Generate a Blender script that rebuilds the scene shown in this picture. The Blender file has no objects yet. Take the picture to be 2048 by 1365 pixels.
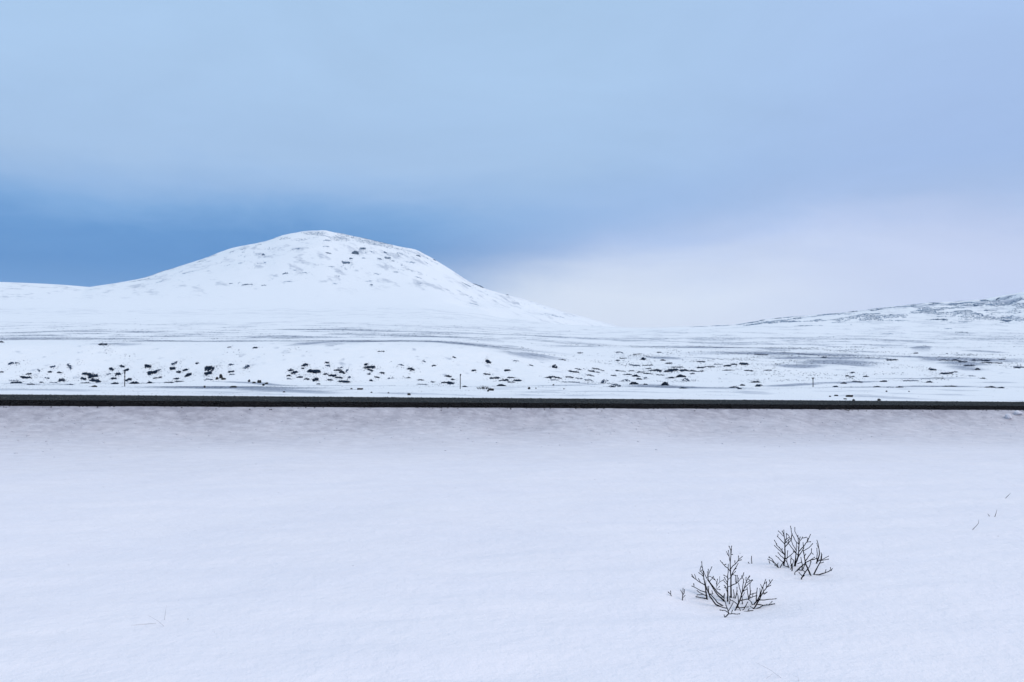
import bpy, math, random
import numpy as np
from mathutils import Vector

random.seed(7)
RNG = np.random.default_rng(7)
scene = bpy.context.scene
COL = scene.collection
R = math.radians

# ------------------------------------------------------------------ camera
EYE = 1.7                       # eye height above the snow underfoot
FOC = 2048 * 35.0 / 36.0        # focal length in photograph pixels
PITCH = math.atan(52.5 / FOC)   # camera tipped slightly up
cam_d = bpy.data.cameras.new('camera')
cam_d.lens = 35.0
cam_d.sensor_width = 36.0
cam_d.clip_start = 0.1
cam_d.clip_end = 20000.0
cam = bpy.data.objects.new('camera', cam_d)
cam.location = (0, 0, EYE)
cam.rotation_euler = (math.pi / 2 + PITCH, 0, 0)
COL.objects.link(cam)
scene.camera = cam

# ------------------------------------------------------------------ light
SUN_EL, SUN_AZ = R(46), R(125)     # azimuth clockwise from +Y (view direction)
sun_d = bpy.data.lights.new('sun', 'SUN')
sun_d.energy = 1.5
sun_d.angle = R(28)
sun_d.color = (1.0, 0.85, 0.76)
sun = bpy.data.objects.new('sun', sun_d)
sdir = Vector((math.sin(SUN_AZ) * math.cos(SUN_EL), math.cos(SUN_AZ) * math.cos(SUN_EL), math.sin(SUN_EL)))
sun.rotation_euler = sdir.to_track_quat('Z', 'Y').to_euler()
sun.location = (0, 0, 60)
COL.objects.link(sun)

scene.view_settings.view_transform = 'Standard'
scene.view_settings.look = 'None'
scene.view_settings.exposure = 0.0
scene.view_settings.gamma = 1.0
scene.view_settings.use_curve_mapping = False
scene.cycles.max_bounces = 4
scene.cycles.diffuse_bounces = 3
scene.cycles.volume_bounces = 1
scene.cycles.use_denoising = True


def lin(r, g, b):
    f = lambda c: (c / 255 / 12.92) if c / 255 <= 0.04045 else ((c / 255 + 0.055) / 1.055) ** 2.4
    return (f(r), f(g), f(b), 1.0)


class NT:
    """small node-tree helper"""
    def __init__(self, tree):
        self.t = tree
        tree.nodes.clear()

    def n(self, typ, **kw):
        nd = self.t.nodes.new(typ)
        for k, v in kw.items():
            setattr(nd, k, v)
        return nd

    def l(self, a, b):
        self.t.links.new(a, b)

    def put(self, sock, v):
        if isinstance(v, bpy.types.NodeSocket):
            self.l(v, sock)
        else:
            sock.default_value = v

    def math(self, op, a, b=None, c=None, clamp=False):
        nd = self.n('ShaderNodeMath', operation=op, use_clamp=clamp)
        for i, v in enumerate((a, b, c)):
            if v is not None:
                self.put(nd.inputs[i], v)
        return nd.outputs[0]

    def maprange(self, v, a, b, c=0.0, d=1.0, typ='SMOOTHSTEP'):
        nd = self.n('ShaderNodeMapRange', interpolation_type=typ)
        for i, q in enumerate((v, a, b, c, d)):
            self.put(nd.inputs[i], q)
        return nd.outputs[0]

    def mix(self, f, a, b, blend='MIX'):
        nd = self.n('ShaderNodeMix', data_type='RGBA', blend_type=blend)
        self.put(nd.inputs[0], f)
        self.put(nd.inputs[6], a)
        self.put(nd.inputs[7], b)
        return nd.outputs[2]

    def ramp(self, f, stops):
        nd = self.n('ShaderNodeValToRGB')
        cr = nd.color_ramp
        while len(cr.elements) > 1:
            cr.elements.remove(cr.elements[-1])
        cr.elements[0].position, cr.elements[0].color = stops[0]
        for p, c in stops[1:]:
            e = cr.elements.new(p)
            e.color = c
        self.put(nd.inputs[0], f)
        return nd.outputs[0]

    def noise(self, vec, scale, detail=4, rough=0.5, dist=0.0):
        nd = self.n('ShaderNodeTexNoise')
        if vec is not None:
            self.l(vec, nd.inputs['Vector'])
        nd.inputs['Scale'].default_value = scale
        nd.inputs['Detail'].default_value = detail
        nd.inputs['Roughness'].default_value = rough
        nd.inputs['Distortion'].default_value = dist
        return nd.outputs[0]


# ------------------------------------------------------------------ sky: a closed stratus deck, darker under its trailing edge on the left
world = bpy.data.worlds.new('World')
scene.world = world
world.use_nodes = True
w = NT(world.node_tree)
tc = w.n('ShaderNodeTexCoord')
nrm = w.n('ShaderNodeVectorMath', operation='NORMALIZE')
w.l(tc.outputs['Generated'], nrm.inputs[0])
sep = w.n('ShaderNodeSeparateXYZ')
w.l(nrm.outputs[0], sep.inputs[0])
X, Y, Z = sep.outputs
hyp = w.math('SQRT', w.math('ADD', w.math('MULTIPLY', X, X), w.math('MULTIPLY', Y, Y)))
A = w.math('DIVIDE', X, w.math('MAXIMUM', hyp, 0.05))           # sine of azimuth
stretch = w.n('ShaderNodeVectorMath', operation='MULTIPLY')
w.l(nrm.outputs[0], stretch.inputs[0])
stretch.inputs[1].default_value = (1.0, 1.0, 3.2)
n1 = w.noise(stretch.outputs[0], 3.2, 5, 0.55, 0.3)
n2 = w.noise(stretch.outputs[0], 7.0, 6, 0.58, 0.35)
n1c = w.math('SUBTRACT', n1, 0.5)
n2c = w.math('SUBTRACT', n2, 0.5)
E = w.math('ADD', Z, w.math('ADD', w.math('MULTIPLY', n1c, 0.050), w.math('MULTIPLY', n2c, 0.045)))
left = w.ramp(E, [(0.0, lin(72, 132, 194)), (0.06, lin(60, 128, 194)), (0.10, lin(54, 126, 194)), (0.122, lin(74, 137, 201)),
                  (0.146, lin(114, 163, 217)), (0.170, lin(146, 182, 226)), (0.205, lin(163, 194, 231)), (0.28, lin(171, 202, 237)), (0.40, lin(172, 204, 238)), (1.0, lin(205, 224, 243))])
right = w.ramp(E, [(0.0, lin(207, 214, 236)), (0.04, lin(218, 226, 243)), (0.070, lin(224, 232, 247)), (0.098, lin(211, 222, 245)), (0.130, lin(186, 204, 240)),
                   (0.165, lin(165, 191, 233)), (0.20, lin(163, 190, 234)), (0.26, lin(167, 194, 236)), (0.34, lin(171, 199, 239)), (0.40, lin(172, 202, 239)), (1.0, lin(205, 224, 243))])
Ecl = w.math('MINIMUM', E, 0.20)
coord = w.math('ADD', w.math('SUBTRACT', A, w.math('MULTIPLY', w.math('SUBTRACT', Ecl, 0.088), 2.6)), w.math('MULTIPLY', n1c, 0.16))
m = w.maprange(coord, -0.25, 0.15)
sky = w.mix(m, left, right)
far_right = w.maprange(A, 0.12, 0.5)
sky = w.mix(w.math('MULTIPLY', far_right, w.maprange(E, 0.20, 0.06)), sky, lin(198, 208, 241))
n3 = w.noise(stretch.outputs[0], 2.6, 7, 0.62, 0.5)
mott = w.maprange(n3, 0.3, 0.7, 0.955, 1.045, 'LINEAR')
sky = w.mix(1.0, sky, mott, 'MULTIPLY')
boost = w.n('ShaderNodeVectorMath', operation='SCALE')
w.l(sky, boost.inputs[0])
boost.inputs['Scale'].default_value = 10.0
nish = w.n('ShaderNodeTexSky', sky_type='NISHITA')
nish.sun_disc = False
nish.sun_elevation = SUN_EL
nish.sun_rotation = SUN_AZ
nish.altitude = 300
nish.air_density = 1.0
nish.dust_density = 0.5
cover = w.mix(0.94, nish.outputs[0], boost.outputs[0])
bg = w.n('ShaderNodeBackground')
w.l(cover, bg.inputs[0])
bg.inputs[1].default_value = 0.1
wo = w.n('ShaderNodeOutputWorld')
w.l(bg.outputs[0], wo.inputs[0])

# ------------------------------------------------------------------ numeric noise
_T = RNG.random((256, 256))


def vnoise(x, y, s=0):
    x = np.asarray(x, float) + 37.7 * s
    y = np.asarray(y, float) - 91.3 * s
    xi = np.floor(x)
    yi = np.floor(y)
    fx = x - xi
    fy = y - yi
    fx = fx * fx * fx * (fx * (fx * 6 - 15) + 10)
    fy = fy * fy * fy * (fy * (fy * 6 - 15) + 10)
    a = xi.astype(np.int64) & 255
    b = yi.astype(np.int64) & 255
    a1 = (a + 1) & 255
    b1 = (b + 1) & 255
    return ((_T[a, b] * (1 - fx) + _T[a1, b] * fx) * (1 - fy) + (_T[a, b1] * (1 - fx) + _T[a1, b1] * fx) * fy) * 2 - 1


def fbm(x, y, octv=4, s=0, gain=0.5):
    t = 0.0
    amp = 1.0
    tot = 0.0
    for k in range(octv):
        c, sn = math.cos(0.6 * k), math.sin(0.6 * k)
        t = t + amp * vnoise((x * c - y * sn) * 2 ** k, (x * sn + y * c) * 2 ** k, s + k)
        tot += amp
        amp *= gain
    return t / tot


def sstep(a, b, v):
    t = np.clip((np.asarray(v, float) - a) / (b - a), 0, 1)
    return t * t * (3 - 2 * t)


def pchip(xs, ys):
    xs = np.asarray(xs, float)
    ys = np.asarray(ys, float)
    h = np.diff(xs)
    d = np.diff(ys) / h
    mm = np.zeros_like(xs)
    for i in range(1, len(xs) - 1):
        if d[i - 1] * d[i] > 0:
            w1 = 2 * h[i] + h[i - 1]
            w2 = h[i] + 2 * h[i - 1]
            mm[i] = (w1 + w2) / (w1 / d[i - 1] + w2 / d[i])
    mm[0], mm[-1] = d[0], d[-1]

    def f(v):
        v = np.clip(np.asarray(v, float), xs[0], xs[-1])
        i = np.clip(np.searchsorted(xs, v) - 1, 0, len(xs) - 2)
        t = (v - xs[i]) / h[i]
        t2, t3 = t * t, t * t * t
        return ((2 * t3 - 3 * t2 + 1) * ys[i] + (t3 - 2 * t2 + t) * h[i] * mm[i]
                + (-2 * t3 + 3 * t2) * ys[i + 1] + (t3 - t2) * h[i] * mm[i + 1])
    return f


# ------------------------------------------------------------------ the lie of the land (heights relative to the eye)
DX, DY = 0.9517, 0.3070          # road direction
NX, NY = -0.3070, 0.9517         # across the road, away from the camera
RY0 = 39.2                       # near asphalt edge straight ahead
ROAD_W = 6.85
HOR = 735.0                      # horizon row of the photograph


def uv(x, y):
    return x * DX + (y - RY0) * DY, x * NX + (y - RY0) * NY


def grade(u):
    return -0.0166 * 180 * np.tanh(np.asarray(u, float) / 180)


NEAR = pchip([-400, -120, -60, -38, -31, -24, -17, -12, -8.0, -5.0, -3.0, -1.6, -0.6, 0.4, 3, 7.0, 8.5, 11, 16, 24, 40],
             [-1.2, -1.5, -1.68, -1.70, -1.72, -1.88, -2.14, -2.33, -2.44, -2.36, -2.12, -1.86, -1.60, -1.50, -1.54, -1.52, -1.62, -1.84, -1.92, -1.86, -1.90])


def zrow(y, dist):
    return (HOR - y) / FOC * dist


FAR_L = pchip([40, 60, 75, 95, 130, 165, 176, 184, 193, 200, 207, 230, 300, 420, 600, 900, 1300, 1700, 2400, 3500, 5200],
              [-1.95, -1.88, -1.90, -2.05, -2.55, -2.95, -2.5, -0.2, 2.6, 4.35, 5.05, 5.75, zrow(682, 300), zrow(673, 420), zrow(662, 600), zrow(648, 900), zrow(628, 1300), zrow(612, 1700), 140, 130, 130])
FAR_R = pchip([40, 60, 75, 95, 130, 160, 185, 205, 230, 262, 300, 345, 420, 520, 700, 950, 1250, 1600, 2400, 3500, 5200],
              [-1.95, -1.90, -1.95, -2.15, -2.65, -3.0, zrow(762, 185), zrow(752, 205), zrow(733, 230), zrow(716, 262), zrow(709, 300), zrow(698, 345), zrow(693, 420), zrow(683, 520), zrow(673, 700), zrow(664, 950), zrow(657, 1250), 50, 40, 30, 30])


def sky_line(pts, dist):
    xs = [(p[0] - 1024) / FOC * dist for p in pts]
    zs = [zrow(p[1], dist) for p in pts]
    return pchip(xs, zs)


HILL_Y, RIDGE_Y, RIGHT_Y = 2400.0, 2550.0, 1500.0
HILL = sky_line([(-900, 675.0), (-300, 665.0), (-60, 650.0), (90, 623.0), (180, 579.2), (250, 567.2), (285, 559.7), (330, 543.7), (400, 520.8), (480, 494.1), (530, 483.0), (565, 471.5), (600, 465.1), (645, 461.8), (665, 465.8), (710, 473.8), (760, 483.8), (805, 494.7), (830, 501.0), (850, 511.0), (880, 528.0), (910, 546.7), (945, 569.4), (985, 584.9), (1020, 592.7), (1070, 606.3), (1130, 626.5), (1190, 641.9), (1260, 660.0), (1400, 690.0), (2400, 715.0)], HILL_Y)
RIDGE = sky_line([(-2600, 600.0), (-1200, 575.0), (-500, 556.0), (-200, 563.0), (0, 568.5), (60, 571.0), (120, 574.5), (180, 580.0), (260, 590.0), (420, 620.0), (700, 660.0), (1300, 700.0)], RIDGE_Y)
RIGHTH = sky_line([(1180, 720.0), (1330, 676.0), (1430, 670.0), (1480, 664.0), (1520, 653.1), (1560, 645.6), (1620, 639.6), (1700, 630.5), (1740, 624.8), (1800, 617.8), (1850, 612.5), (1900, 610.2), (1950, 604.3), (1985, 606.2), (2010, 605.8), (2048, 590.6), (2300, 552.3), (2700, 535.0), (3500, 570.0), (5500, 640.0)], RIGHT_Y)


def bell(t_front, t):
    a = np.clip(t_front, 0, 1)
    rise = a * a * (3 - 2 * a)
    rise = 0.65 * rise + 0.35 * np.sin(a * math.pi / 2) ** 1.3 * a
    fall = 1 - sstep(1.0, 2.6, t)
    return rise * fall


def height(x, y):
    x = np.asarray(x, float)
    y = np.asarray(y, float)
    r = np.hypot(x, y) + 1e-6
    u, v = uv(x, y)
    ct = y / r
    # distance measured straight ahead inside the view, round the camera elsewhere
    D = r * np.maximum(ct, 0.62)
    g = grade(u)
    near = NEAR(v) + g * sstep(-33, -8, v)
    # wind-packed field: long low drifts, then ripples
    field = 1 - sstep(-2.5, -0.6, v)
    mound = 0.085 * fbm(x / 4.2, y / 5.5, 3, 3) + 0.030 * fbm((x + 0.4 * y) / 1.5, (y - 0.15 * x) / 0.42, 4, 11)
    near = near + mound * field * sstep(0.0, 4.0, r)
    emb = np.exp(-((v + 2.6) / 3.4) ** 2)
    near = near + emb * (0.04 * fbm(x / 0.6, y / 0.8, 3, 21) + 0.08 * fbm(x / 1.6, y / 1.9, 2, 23)) * sstep(-0.35, -1.2, v)
    verge = sstep(9, 14, v) * (1 - sstep(60, 110, v))
    # beyond the road
    lat = (x / np.maximum(y, 0.35 * r)) * FOC + 1024         # rough bearing as photograph column
    lat = np.where(y > 0.05 * r, lat, np.where(x > 0, 4000, -2000))
    s = sstep(820, 1280, lat + 60 * fbm(x / 90, y / 90, 2, 31))
    wob = 9 * fbm(x / 46, y / 300 + 5, 3, 37) * sstep(120, 170, D) * (1 - sstep(420, 800, D))
    fl = FAR_L(D + wob)
    fr = FAR_R(D + wob * 1.8)
    far = fl * (1 - s) + fr * s
    far = far + g * (1 - sstep(20, 75, v)) * sstep(3, 8, v)
    back = sstep(0.35, -0.3, ct)
    far = far * (1 - back) + back * (-1.2 + 0.012 * np.maximum(r - 60, 0) + 9 * fbm(x / 700, y / 700, 3, 77) * sstep(80, 900, r))
    # undulation
    far = far + verge * 0.10 * fbm(x / 7, y / 11, 3, 41)
    far = far + 0.14 * fbm(x / 5.5, y / 5.5, 3, 43) * sstep(165, 185, D) * (1 - sstep(320, 500, D))
    far = far + (0.55 * s + 0.15) * fbm(x / 34, y / 26, 3, 47) * sstep(178, 230, D) * (1 - sstep(500, 900, D))
    far = far + 1.5 * fbm(x / 190, y / 120, 4, 53) * sstep(380, 800, D) * (1 - sstep(1700, 2400, D))
    # hills
    hb = HILL(x * np.clip(HILL_Y / np.maximum(y, 1.0), 1.0, 1.6)) + 3.5 * fbm(x / 120, y / 120, 4, 61)
    th = (y - 1560) / (HILL_Y - 1560)
    hz = far + np.maximum(hb - far, 0) * bell(th, y / HILL_Y * 1.0) + (3.0 * fbm(x / 60, y / 80, 4, 67)) * sstep(0.25, 0.7, th) * (1 - sstep(1.0, 1.2, th)) * sstep(1300, -200, np.abs(x + 450))
    rb = RIDGE(x * np.clip(RIDGE_Y / np.maximum(y, 1.0), 1.0, 1.4))
    tr = (y - 1560) / (RIDGE_Y - 1560)
    rz = far + np.maximum(rb - far, 0) * bell(tr, y / RIDGE_Y)
    qb = RIGHTH(x * np.clip(RIGHT_Y / np.maximum(y, 1.0), 1.0, 1.6)) + 2.2 * fbm(x / 55, y / 55, 4, 71)
    tq = (y - 760) / (RIGHT_Y - 760)
    rough = 2.2 * fbm(x / 28, y / 45, 4, 73) * sstep(0.15, 0.6, tq) * sstep(250, 600, x) * (1 - sstep(1.05, 1.3, tq))
    qz = far + np.maximum(qb - far, 0) * bell(tq, y / RIGHT_Y) + rough
    far = np.maximum(np.maximum(hz, rz), np.where(x > 80, qz, -50))
    k = sstep(12, 30, v)
    z = near * (1 - k) + far * k
    # hollows the wind scoured around the two shrubs
    for (hx, hy, hr, hd) in HOLLOWS:
        d2 = ((x - hx) / hr) ** 2 + ((y - hy) / (hr * 0.8)) ** 2
        z = z - hd * np.exp(-d2) + hd * 0.15 * np.exp(-((np.sqrt(d2) - 1.7) / 0.5) ** 2)
    return z + EYE


HOLLOWS = []


def ray(px, py):
    a = (np.asarray(px, float) - 1024) / FOC
    b = (682.5 - np.asarray(py, float)) / FOC
    c, s = math.cos(PITCH), math.sin(PITCH)
    return np.stack([a, c - b * s, s + b * c], -1)


_DS = np.geomspace(3.0, 3400.0, 420)


def ground_at(px, py):
    """where the land lies under a photograph pixel: arrays x, y, z"""
    d = ray(px, py).reshape(-1, 3)
    ox, oy, oz = [], [], []
    for i in range(0, len(d), 64):
        q = d[i:i + 64]
        P = q[:, None, :] * _DS[None, :, None]
        h = height(P[..., 0], P[..., 1])
        below = (EYE + P[..., 2]) <= h
        k = np.argmax(below, 1)
        k = np.where(below.any(1), k, len(_DS) - 1)
        k = np.maximum(k, 1)
        rr = np.arange(len(q))
        fs_ = np.linspace(0, 1, 25)
        DD = _DS[k - 1][:, None] + (_DS[k] - _DS[k - 1])[:, None] * fs_[None]
        P2 = q[:, None, :] * DD[..., None]
        g2 = (EYE + P2[..., 2]) - height(P2[..., 0], P2[..., 1])
        k2 = np.maximum(np.argmax(g2 <= 0, 1), 1)
        f1, f2 = g2[rr, k2 - 1], g2[rr, k2]
        t = np.clip(f1 / np.where(np.abs(f1 - f2) < 1e-9, 1, f1 - f2), 0, 1)
        dd = DD[rr, k2 - 1] + (DD[rr, k2] - DD[rr, k2 - 1]) * t
        ok = below.any(1)
        dd = np.where(ok, dd, np.nan)
        ox.append(q[:, 0] * dd)
        oy.append(q[:, 1] * dd)
        oz.append(EYE + q[:, 2] * dd)
    return np.concatenate(ox), np.concatenate(oy), np.concatenate(oz)


gx, gy, gz = ground_at([1450, 1588], [1212, 1148])
HOLLOWS = [(float(gx[0]), float(gy[0]), 0.36, 0.05), (float(gx[1]), float(gy[1]), 0.34, 0.045)]

# ------------------------------------------------------------------ materials


def new_mat(name):
    mt = bpy.data.materials.new(name)
    mt.use_nodes = True
    t = NT(mt.node_tree)
    out = t.n('ShaderNodeOutputMaterial')
    bs = t.n('ShaderNodeBsdfPrincipled')
    t.l(bs.outputs[0], out.inputs[0])
    return mt, t, bs


def plain(name, c1, c2, scale=8.0, rough=0.85, spec=0.2, bump=0.0):
    mt, t, bs = new_mat(name)
    geo = t.n('ShaderNodeNewGeometry')
    nz = t.noise(geo.outputs['Position'], scale, 4, 0.6)
    t.l(t.mix(t.maprange(nz, 0.35, 0.65), c1, c2), bs.inputs['Base Color'])
    bs.inputs['Roughness'].default_value = rough
    bs.inputs['Specular IOR Level'].default_value = spec
    if bump:
        b = t.n('ShaderNodeBump')
        b.inputs['Strength'].default_value = bump
        b.inputs['Distance'].default_value = 0.02
        t.l(nz, b.inputs['Height'])
        t.l(b.outputs[0], bs.inputs['Normal'])
    return mt


# snow with road grime and wind-scoured heath
M_GROUND, t, bs = new_mat('snow_ground')
geo = t.n('ShaderNodeNewGeometry')
pos = geo.outputs['Position']
at_b = t.n('ShaderNodeAttribute', attribute_name='bare')
at_d = t.n('ShaderNodeAttribute', attribute_name='grime')
at_f = t.n('ShaderNodeAttribute', attribute_name='dust')
pn = t.maprange(t.noise(pos, 0.55, 4, 0.6), 0.35, 0.68)
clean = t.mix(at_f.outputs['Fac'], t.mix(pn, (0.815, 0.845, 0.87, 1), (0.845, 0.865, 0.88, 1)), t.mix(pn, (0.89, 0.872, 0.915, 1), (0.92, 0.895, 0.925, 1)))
grain = t.noise(pos, 55.0, 3, 0.7)
clean = t.mix(t.maprange(grain, 0.3, 0.7, 0.0, 0.10, 'LINEAR'), clean, (0.72, 0.76, 0.83, 1))
gn = t.noise(pos, 2.3, 5, 0.7)
gf = t.math('MULTIPLY', at_d.outputs['Fac'], t.maprange(gn, 0.3, 0.7, 0.60, 1.06, 'LINEAR'), clamp=True)
dirty = t.mix(gf, clean, (0.345, 0.33, 0.37, 1))
fleck = t.maprange(t.noise(pos, 9.0, 3, 0.6), 0.70, 0.76)
dirty = t.mix(t.math('MULTIPLY', fleck, t.math('MULTIPLY', at_d.outputs['Fac'], 0.7)), dirty, (0.16, 0.14, 0.14, 1))
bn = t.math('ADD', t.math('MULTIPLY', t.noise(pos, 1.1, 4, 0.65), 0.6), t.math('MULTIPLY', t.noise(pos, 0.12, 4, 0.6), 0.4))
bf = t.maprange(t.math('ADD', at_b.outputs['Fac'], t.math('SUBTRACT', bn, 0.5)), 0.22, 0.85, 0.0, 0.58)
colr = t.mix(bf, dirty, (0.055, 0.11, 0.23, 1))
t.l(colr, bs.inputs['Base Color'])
bs.inputs['Roughness'].default_value = 0.75
bs.inputs['Specular IOR Level'].default_value = 0.15
hsum = t.math('ADD', t.math('MULTIPLY', t.noise(pos, 7.0, 5, 0.65), 0.030), t.math('MULTIPLY', grain, 0.004))
bmp = t.n('ShaderNodeBump')
bmp.inputs['Strength'].default_value = 0.8
bmp.inputs['Distance'].default_value = 1.0
t.l(hsum, bmp.inputs['Height'])
t.l(bmp.outputs[0], bs.inputs['Normal'])

M_ASPHALT, t, bs = new_mat('wet_asphalt')
geo = t.n('ShaderNodeNewGeometry')
nA = t.noise(geo.outputs['Position'], 18.0, 5, 0.75)
nB = t.noise(geo.outputs['Position'], 0.9, 3, 0.6)
nA = t.math('ADD', t.math('MULTIPLY', nA, 0.6), t.math('MULTIPLY', t.noise(geo.outputs['Position'], 3.5, 4, 0.7), 0.4))
c = t.mix(t.maprange(nA, 0.36, 0.64), (0.009, 0.012, 0.014, 1), (0.062, 0.066, 0.066, 1))
c = t.mix(t.maprange(nB, 0.35, 0.7, 0.0, 0.5), c, (0.016, 0.018, 0.022, 1))
t.l(c, bs.inputs['Base Color'])
bs.inputs['Roughness'].default_value = 0.95
bs.inputs['Specular IOR Level'].default_value = 0.02
M_GRAVEL = plain('dark_gravel', (0.002, 0.002, 0.003, 1), (0.016, 0.015, 0.016, 1), 14.0, 0.95, 0.02)
M_GRIT = plain('road_grit', (0.02, 0.022, 0.024, 1), (0.15, 0.15, 0.145, 1), 3.0, 0.9, 0.05)
M_PEBBLE = plain('dark_pebbles', (0.003, 0.003, 0.004, 1), (0.030, 0.027, 0.026, 1), 5.0, 0.9, 0.05)
M_HEATH = plain('heather_scrub', (0.004, 0.012, 0.030, 1), (0.013, 0.033, 0.070, 1), 2.2, 0.95, 0.05)
M_HEATHL = plain('frosted_scrub', (0.016, 0.040, 0.090, 1), (0.055, 0.105, 0.19, 1), 2.2, 0.95, 0.05)
M_HEATHS = plain('heath_stalks', (0.005, 0.014, 0.034, 1), (0.032, 0.066, 0.125, 1), 1.3, 0.95, 0.05)
M_ROCK = plain('basalt', (0.010, 0.011, 0.013, 1), (0.045, 0.043, 0.042, 1), 3.0, 0.85, 0.2)
M_HROCK = plain('hill_rock', (0.022, 0.058, 0.115, 1), (0.10, 0.18, 0.29, 1), 0.3, 0.9, 0.1)  # blue and paleness of distant haze put into the rock colour
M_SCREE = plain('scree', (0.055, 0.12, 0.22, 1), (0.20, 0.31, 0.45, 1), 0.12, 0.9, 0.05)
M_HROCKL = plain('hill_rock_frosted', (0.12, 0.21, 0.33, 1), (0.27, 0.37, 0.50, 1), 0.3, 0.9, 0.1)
M_BARK = plain('willow_bark', (0.003, 0.003, 0.005, 1), (0.010, 0.008, 0.009, 1), 60.0, 0.9, 0.02)
M_GRASS = plain('dry_grass', (0.55, 0.55, 0.56, 1), (0.42, 0.41, 0.41, 1), 30.0, 0.9, 0.1)
M_GRASSD = plain('dark_grass', (0.05, 0.045, 0.045, 1), (0.11, 0.09, 0.075, 1), 30.0, 0.9, 0.1)
M_POLE = plain('weathered_pole', (0.02, 0.022, 0.028, 1), (0.045, 0.045, 0.05, 1), 9.0, 0.8, 0.2)
M_SNOWP = plain('snow_lump', (0.80, 0.83, 0.88, 1), (0.86, 0.88, 0.91, 1), 6.0, 0.75, 0.15, 0.3)
M_SNOWD = plain('grimy_snow', (0.56, 0.56, 0.61, 1), (0.68, 0.68, 0.73, 1), 5.0, 0.8, 0.15, 0.3)

# ------------------------------------------------------------------ object helpers


def tag(o, label=None, cat=None, group=None, kind=None):
    for k, v in (('label', label), ('category', cat), ('group', group), ('kind', kind)):
        if v:
            o[k] = v
    return o


def mesh_obj(name, verts, faces, mat, parent=None, smooth=False):
    me = bpy.data.meshes.new(name)
    verts = np.asarray(verts, np.float32)
    if isinstance(faces, np.ndarray):
        nf, k = faces.shape
        me.vertices.add(len(verts))
        me.vertices.foreach_set('co', verts.ravel())
        me.loops.add(nf * k)
        me.loops.foreach_set('vertex_index', faces.astype(np.int32).ravel())
        me.polygons.add(nf)
        me.polygons.foreach_set('loop_start', np.arange(0, nf * k, k, dtype=np.int32))
        me.polygons.foreach_set('loop_total', np.full(nf, k, np.int32))
        me.update(calc_edges=True)
        me.validate()
    else:
        me.from_pydata([tuple(map(float, q)) for q in verts], [], faces)
        me.update()
    if smooth:
        me.polygons.foreach_set('use_smooth', np.ones(len(me.polygons), bool))
    me.materials.append(mat)
    o = bpy.data.objects.new(name, me)
    COL.objects.link(o)
    if parent is not None:
        o.parent = parent
    return o


def empty(name, loc):
    o = bpy.data.objects.new(name, None)
    o.location = loc
    o.empty_display_size = 0.2
    COL.objects.link(o)
    return o


# ------------------------------------------------------------------ wind-scoured streaks on the plain: x0,y0,x1,y1,depth,strength in zoom windows
STREAKS = []


def add_streaks(ox, oy, sc, rows):
    for a, b, c, d, h, st in rows:
        STREAKS.append((ox + a / sc, oy + b / sc, ox + c / sc, oy + d / sc, h / sc * 1.25, min(1.0, st * 1.3)))


add_streaks(0, 641, 3.938, [(0, 140, 330, 146, 20, .55), (300, 148, 640, 152, 18, .62), (800, 178, 1100, 195, 18, .5), (1200, 165, 1500, 160, 20, .62), (1480, 162, 1820, 170, 16, .55), (1850, 160, 2048, 162, 12, .45),
                            (0, 100, 260, 102, 5, .5), (220, 92, 460, 85, 4, .5), (470, 105, 880, 105, 7, .5), (1000, 92, 1230, 98, 8, .55), (1450, 132, 1840, 130, 4, .45), (1150, 60, 1600, 62, 4, .4), (200, 45, 700, 42, 4, .3)])
add_streaks(500, 640, 3.938, [(150, 78, 380, 72, 5, .5), (380, 72, 800, 84, 7, .52), (760, 84, 1280, 95, 8, .58), (1300, 98, 1700, 110, 5, .5), (150, 128, 700, 140, 6, .5), (1120, 122, 1750, 148, 6, .55),
                              (460, 180, 600, 185, 16, .8), (600, 190, 760, 195, 12, .5), (760, 182, 1100, 172, 14, .68), (1080, 165, 1480, 178, 12, .70), (1480, 180, 1800, 198, 6, .5), (1680, 248, 1820, 246, 12, .4), (620, 205, 700, 208, 14, .5)])
add_streaks(1000, 640, 3.938, [(0, 120, 300, 122, 4, .5), (270, 128, 560, 140, 8, .58), (560, 140, 860, 155, 8, .58), (860, 160, 1200, 168, 6, .55), (1200, 165, 1650, 175, 5, .45), (1650, 175, 2048, 192, 5, .42),
                               (40, 207, 130, 208, 8, .55), (610, 207, 780, 210, 12, .58), (100, 285, 380, 280, 14, .55), (1140, 298, 1400, 298, 14, .66), (1390, 208, 1850, 225, 10, .60), (1600, 305, 1720, 305, 12, .62)])
add_streaks(1500, 560, 3.737, [(30, 515, 450, 515, 7, .55), (100, 522, 330, 530, 8, .55), (450, 520, 1000, 548, 6, .5), (500, 488, 1100, 498, 5, .55), (260, 545, 440, 565, 18, .75), (200, 590, 480, 580, 16, .70), (480, 580, 780, 590, 16, .78),
                               (200, 640, 560, 640, 18, .70), (560, 630, 760, 600, 20, .75), (640, 620, 850, 650, 16, .65), (780, 590, 1100, 595, 10, .65), (1200, 505, 1370, 505, 12, .6), (1640, 525, 1900, 550, 10, .6), (1340, 605, 1500, 590, 14, .8),
                               (1450, 580, 1560, 600, 24, .95), (1520, 610, 1700, 640, 18, .9), (1600, 605, 1860, 610, 16, .95), (1560, 640, 1650, 680, 12, .6), (1970, 650, 2040, 650, 12, .8), (160, 798, 480, 775, 8, .85),
                               (480, 775, 900, 758, 6, .7), (900, 740, 1700, 735, 7, .55), (1200, 800, 1540, 795, 8, .85), (720, 805, 1000, 800, 5, .6), (1500, 560, 1700, 562, 6, .45), (1700, 770, 1950, 765, 10, .45)])

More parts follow.
